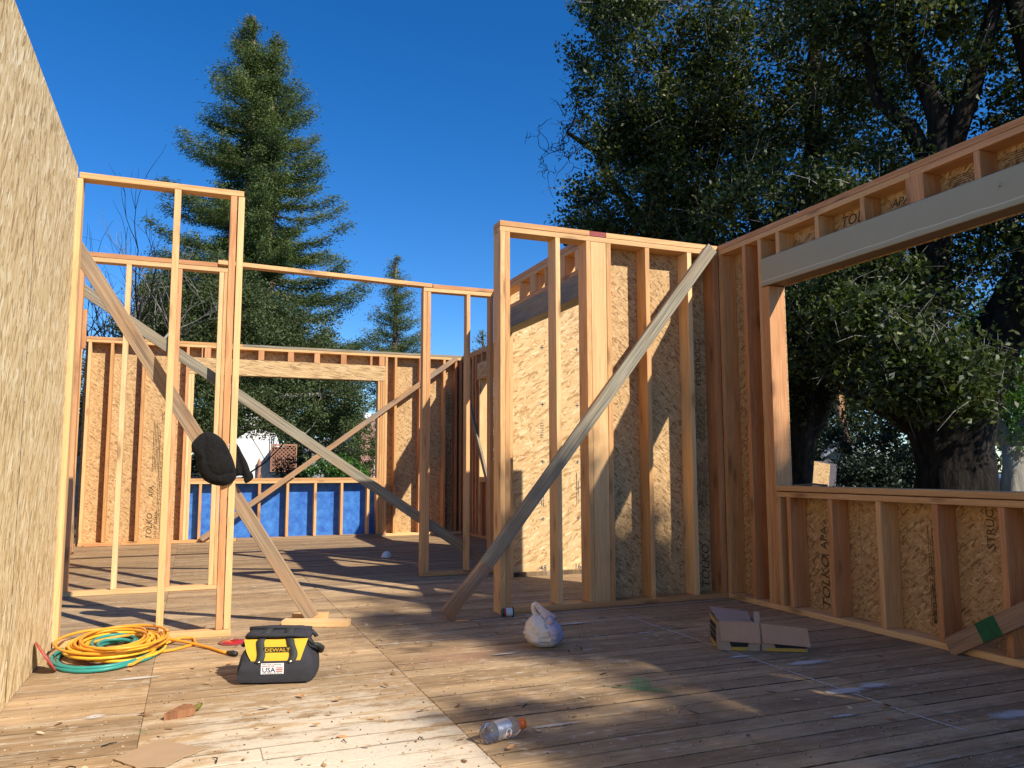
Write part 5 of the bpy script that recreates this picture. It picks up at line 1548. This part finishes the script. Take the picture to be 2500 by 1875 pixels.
# cardboard box, squashed, with an open flap
CARD = NT('corrugated_card', .85, .2)
_t = CARD.n('TexCoord').outputs['Object']; _sx = CARD.n('SeparateXYZ'); CARD.l(_t, _sx.inputs[0])
cor = CARD.math('SINE', CARD.math('MULTIPLY', _sx.outputs[0], 900.0))
CARD.bump(cor, .6, .002)
CARD = CARD.color(CARD.mix(CARD.noise(_t, 8, 4), (.44, .28, .19), (.52, .35, .25)))
CARDO = plain('card_outer', (.34, .27, .20), .8, .25, var=.15, scale=15)
CARDB = plain('card_black_print', (.012, .012, .014), .6, .3)
CARDY = plain('card_yellow_print', (.45, .30, .05), .7, .3, var=.2)
bx_ = thing('cardboard_box', 'torn open cardboard box with black and yellow print, flaps hanging forward', 'cardboard box', (2.74, 3.80, 0))
def panel(name, pts, mat, parent, th=.004):
    P = [Vector(p) for p in pts]; nn = (P[1] - P[0]).cross(P[2] - P[0]).normalized() * th
    V = P + [p + nn for p in P]; n = len(P)
    return link(name, mesh_from(V, [tuple(range(n)), tuple(range(2 * n - 1, n - 1, -1))] + [((i + 1) % n, i, i + n, (i + 1) % n + n) for i in range(n)]), mat, parent)
A = (0, 0); B = (.193, -.102); C_ = (.345, .150); D_ = (.130, .256); E_ = (.412, -.227)
H = .154
panel('left_side', [(A[0], A[1], .002), (A[0], A[1], H), (D_[0], D_[1], H + .004), (D_[0], D_[1], .002)], CARDO, bx_)
panel('front_side', [(A[0], A[1], .002), (B[0], B[1], .002), (B[0], B[1], H - .004), (A[0], A[1], H - .002)], CARDO, bx_)
panel('back_side', [(D_[0], D_[1], .002), (C_[0], C_[1], .002), (C_[0], C_[1], H - .02), (D_[0], D_[1], H)], CARD, bx_)
panel('right_side', [(B[0], B[1], .002), (C_[0], C_[1], .002), (C_[0], C_[1], H - .03), (B[0], B[1], H - .004)], CARDO, bx_)
panel('bottom_side', [(A[0], A[1], .002), (B[0], B[1], .002), (C_[0], C_[1], .002), (D_[0], D_[1], .002)], CARD, bx_)
panel('front_flap', [(.004, -.012, .052), (B[0] - .002, B[1] - .016, .044), (B[0] - .004, B[1] - .005, H - .002), (.002, -.004, H + .004)], CARD, bx_)
panel('top_flap', [(.022, .050, H + .010), (.205, -.02, H - .006), (.300, .130, H + .012), (.128, .258, H + .034)], CARD, bx_)
panel('top_flap', [(.004, 0, H + .004), (B[0] - .02, B[1] + .015, H - .004), (B[0] + .005, B[1] + .06, H - .006), (.03, .06, H + .006)], CARD, bx_)
panel('small_flap', [(.180, -.082, H - .006), (.208, -.094, H - .006), (.230, -.062, H + .046), (.200, -.050, H + .050)], CARD, bx_)
panel('side_flap', [(B[0] + .012, B[1] - .006, .004), (E_[0], E_[1], .002), (E_[0], E_[1], .122), (B[0] + .008, B[1] - .003, H - .008)], CARDO, bx_)
panel('side_flap_fold', [(B[0] + .010, B[1] - .020, .048), (E_[0] + .010, E_[1] - .016, .030), (E_[0] + .002, E_[1] - .004, .127), (B[0] + .006, B[1] - .007, H - .004)], CARD, bx_)
panel('side_flap_end', [(E_[0], E_[1], .002), (E_[0] + .03, E_[1] + .06, .002), (E_[0] + .02, E_[1] + .05, .10), (E_[0], E_[1], .120)], CARDO, bx_)
def band(P, Q, a, b, z0, z1, mt, k, off=.0085):
    P = Vector(P); Q = Vector(Q); n_ = Vector(((Q - P).y, -(Q - P).x)).normalized() * off
    p = P.lerp(Q, a) + n_; q = P.lerp(Q, b) + n_; p2 = P.lerp(Q, a - k) + n_; q2 = P.lerp(Q, b + k) + n_
    panel('print_band', [(p.x, p.y, z0), (q.x, q.y, z0), (q2.x, q2.y, z1), (p2.x, p2.y, z1)], mt, bx_, .001)
band(A, B, .32, .68, .003, .021, CARDY, .02); band(A, B, .30, .70, .023, .050, CARDB, .04)
band(B, E_, .14, .98, .003, .019, CARDY, .0, .005); band(B, E_, .34, .99, .021, .050, CARDB, .05, .005)
for z0, z1, mt in ((.004, .022, CARDY), (.030, .062, CARDB), (.070, .092, CARDB), (.100, .128, CARDB), (.134, .150, CARDY)):
    band(D_, A, .10, .80, z0, z1, mt, .0, .0062)

# cardboard sheet near the front
cs = thing('cardboard_sheet', 'flat torn piece of brown cardboard lying at the bottom edge of the view', 'cardboard', (-.07, 3.17, 0))
cor_ = [(-.152, .022), (-.01, .180), (.152, .010), (.075, -.055), (.02, -.125), (-.07, -.10)]
V = []; F = []
K = 10
top = []
def cz_(x, y): return .006 + .018 * max(0, (x * .75 - y * .55 - .03)) * 5 * .35 + .002 * mnoise.noise(Vector((x * 15, y * 15, 0)))
import itertools
def sheet(outline, zf, th, K=9):
    c = (sum(p[0] for p in outline) / len(outline), sum(p[1] for p in outline) / len(outline))
    O = []
    for i in range(len(outline)):
        p, q = outline[i], outline[(i + 1) % len(outline)]
        for k in range(6):
            f = k / 6; O.append((p[0] + (q[0] - p[0]) * f + random.uniform(-.0018, .0018), p[1] + (q[1] - p[1]) * f + random.uniform(-.0018, .0018)))
    V = []; F = []; n = len(O)
    for lay in (0, 1):
        for r in range(K + 1):
            for p in O:
                x = c[0] + (p[0] - c[0]) * r / K; y = c[1] + (p[1] - c[1]) * r / K
                V.append((x, y, zf(x, y) - th * lay))
    L = (K + 1) * n
    for lay in (0, 1):
        for r in range(K):
            for k in range(n):
                q = (lay * L + r * n + k, lay * L + r * n + (k + 1) % n, lay * L + (r + 1) * n + (k + 1) % n, lay * L + (r + 1) * n + k)
                F.append(q[::-1] if lay == 0 else q)
    for k in range(n):
        F.append((K * n + k, K * n + (k + 1) % n, L + K * n + (k + 1) % n, L + K * n + k)[::-1])
    return V, F
V, F = sheet(cor_, cz_, .0035)
link('sheet', mesh_from(V, F), plain('brown_card', (.40, .27, .16), .85, .2, var=.06, scale=8), cs)
# wedge of bark-edged scrap
sc = thing('wood_scrap', 'small split wedge of rough wood lying in the dust', 'wood scrap', (-.01, 3.625, 0), rad(14))
V = []; F = []
outl = [(-.066, -.008), (.052, -.014), (.060, .012), (.052, .055), (.03, .075), (-.02, .04)]
n = len(outl)
for z in (.001, .030): V += [(x + random.uniform(-.002, .002), y, z + (x * .06)) for x, y in outl]
F = [tuple(range(n))[::-1], tuple(range(n, 2 * n))] + [(i, (i + 1) % n, (i + 1) % n + n, i + n) for i in range(n)]
link('wedge', mesh_from(V, F), lumber_mat('split_wood', (.46, .24, .12), (.22, .10, .05)), sc)
tb = Tubes(); tb.add([(.05, .03, .012), (.08, .045, .02), (.10, .07, .022)], [.010, .012, .004], 6); tb.build('moss_knob', plain('moss', (.16, .14, .03), .9, .1, var=.4, scale=60), sc)
mk = thing('dust_mask', 'crumpled white dust mask lying on the far floor in shade', 'dust mask', (2.09, 9.14, 0))
V = []; F = []
for j in range(9):
    for i in range(16):
        ph = j / 8 * math.pi / 2; th = i / 16 * 2 * math.pi
        V.append((.058 * math.cos(th) * math.cos(ph) * (1 + .12 * math.sin(3 * th)), .045 * math.sin(th) * math.cos(ph), .070 * math.sin(ph)))
for j in range(8):
    for i in range(16): F.append((j * 16 + i, j * 16 + (i + 1) % 16, (j + 1) * 16 + (i + 1) % 16, (j + 1) * 16 + i))
link('cup', mesh_from(V, F, True), WHITE, mk)
tb = Tubes(); tb.add([(0, -.05, .0), (.008, -.035, .04), (.01, 0, .07), (.01, .03, .05)], .003, 5); tb.build('strap', plain('strap_grey', (.4, .4, .45), .6, .3), mk)
wc = tag(beam(None, 'wood_chip', (1.645, 5.145, .006), (1.728, 5.128, .006), .028, .008, (0, 0, 1), FIR), 'thin orange wood chip on the floor between brace foot and partition', 'wood chip')
nb = thing('netting_roll', 'folded dark mesh lying on the window sill by the jamb', 'mesh', (3.97, 4.38, .878))
tb = Tubes()
for k in range(5): tb.add([(-.03 + .012 * k, -.16 + .01 * k, .006 + .004 * (k % 2)), (-.04 + .014 * k, 0, .010 + .003 * k * .5), (-.03 + .012 * k, .17 - .012 * k, .006)], .0045, 5)
tb.build('strands', plain('dark_net', (.10, .10, .10), .8, .2), nb)

# dry leaves
DRY = [plain('dry_leaf_%s' % nme, c, .75, .25, var=.25, scale=50) for nme, c in (('tan', (.42, .27, .13)), ('pale', (.52, .40, .24)), ('brown', (.22, .12, .06)), ('orange', (.46, .24, .10)))]
lm = []
for v_ in range(6):
    rr = random.Random(v_); V = []; F = []; n = 9; Lf = 1.0; wd = rr.uniform(.34, .5); cu = rr.uniform(.25, .8)
    for i in range(n):
        f = i / (n - 1); x = (f - .5) * Lf; w = wd * math.sin(math.pi * min(1, f * .96 + .02)) ** .7 * (1 + .12 * math.sin(i * 2.3 + v_))
        zc = cu * (f - .45) ** 2 * .5 + .02
        V += [(x, -w / 2, zc + w * cu * .35), (x, 0, zc), (x, w / 2, zc + w * cu * .35)]
        if i: b = 3 * (i - 1); F += [(b, b + 3, b + 4, b + 1), (b + 1, b + 4, b + 5, b + 2)]
    for mt in DRY:
        me = mesh_from(V, F, True); me.materials.append(mt); lm.append(me)
def on_floor(x, y):
    if x < -.66 and y < 5.3: return False
    if -.75 < x < .25 and 5.2 < y < 5.36: return False
    if x > 3.84: return False
    for c, r in (((.42, 4.15), .22), ((-.37, 4.98), .34), ((1.89, 4.27), .17), ((3.0, 3.85), .36), ((1.1, 2.88), .11), ((.76, 5.4), .25)):
        if math.hypot(x - c[0], y - c[1]) < r: return False
    return True
rr = random.Random(99); cnt = 0
fixed = [(-.155, 3.70), (-.45, 3.69), (.315, 3.60), (.27, 3.35), (.55, 3.42), (.62, 3.60), (.47, 3.12), (.38, 2.95), (.20, 3.02), (.62, 2.98), (.75, 4.35), (.72, 4.18), (1.13, 4.52), (1.28, 4.48), (.86, 3.75), (1.9, 2.95), (1.93, 2.86), (1.62, 3.25), (2.3, 3.0), (2.42, 2.98), (2.45, 2.85), (.96, 3.45), (.92, 3.32), (.70, 3.30), (1.2, 2.45), (.9, 2.72)]
pts_ = fixed + [(rr.uniform(-.6, 3.6), 2.0 + 4.2 * rr.random() ** 1.3) for _ in range(150)]
for (x, y) in pts_:
    if not on_floor(x, y): continue
    if (x, y) not in fixed and x > 1.4 and rr.random() < .45: continue
    me = lm[rr.randrange(len(lm))]
    o = link('dry_leaf', me)
    s = rr.uniform(.026, .050) if y < 5 else rr.uniform(.03, .05)
    o.scale = (s, s, s); o.rotation_euler = (rr.uniform(-.25, .25) + (math.pi if rr.random() < .3 else 0), rr.uniform(-.3, .3), rr.uniform(0, 6.3))
    o.location = (x, y, .004 + s * .12)
    tag(o, 'curled dry oak leaf lying on the plank floor', 'leaf', 'dry leaves on the floor')
    cnt += 1
# twigs
for k in range(18):
    x, y = rr.uniform(-.4, 2.9), rr.uniform(2.4, 5.1)
    if not on_floor(x, y): continue
    tb = Tubes(); a = rr.uniform(0, 6.3); L = rr.uniform(.03, .07)
    tb.add([(0, 0, .004), (L * .5 * math.cos(a), L * .5 * math.sin(a), .009), (L * math.cos(a + .3), L * math.sin(a + .3), .004)], [.002, .0022, .0012], 5)
    o = tb.build('twig', BARK); o.location = (x, y, 0)
    tag(o, 'short dark twig lying on the plank floor', 'twig', 'twigs on the floor')
# crumbs of bark, plaster and dirt
def crumbs(name, n, size, mat, area, seed, bias=1.0):
    r = np.random.default_rng(seed); V = []; F = []
    for _ in range(n):
        x = r.uniform(area[0], area[1]); y = area[2] + (area[3] - area[2]) * r.uniform() ** bias
        if not on_floor(x, y): continue
        s = size * r.uniform(.4, 1.6); a = r.uniform(0, 6.3); b = len(V)
        for q in range(4):
            t = a + q * 1.57 + r.uniform(-.4, .4); V.append((x + math.cos(t) * s * r.uniform(.5, 1), y + math.sin(t) * s * .6, .0015))
        V.append((x, y, .002 + s * r.uniform(.3, .8)))
        F += [(b, b + 1, b + 4), (b + 1, b + 2, b + 4), (b + 2, b + 3, b + 4), (b + 3, b, b + 4)]
    return tag(link(name, mesh_from(V, F), mat), kind='stuff')
crumbs('bark_crumbs', 2600, .0038, plain('dark_crumb', (.07, .045, .028), .9, .1, var=.4), (-.65, 3.8, 1.9, 7.0), 1, 1.4)
crumbs('plaster_crumbs', 1500, .0030, plain('pale_crumb', (.60, .52, .40), .9, .1, var=.2), (-.65, 2.6, 1.9, 6.0), 2, 1.4)
crumbs('leaf_crumbs', 500, .006, DRY[0], (-.3, 2.6, 1.9, 5.2), 3, 1.3)

# overhead wires behind
wr = thing('overhead_wires', 'two thin wires crossing the sky gap in the far window', 'wire', (8, 34, 3.6))
for dz in (0, .35):
    tb = Tubes(); tb.add([(-4, 0, 1.0 + dz), (4, 2, .9 + dz)], .012, 4); tb.build('wire', IRON, wr)
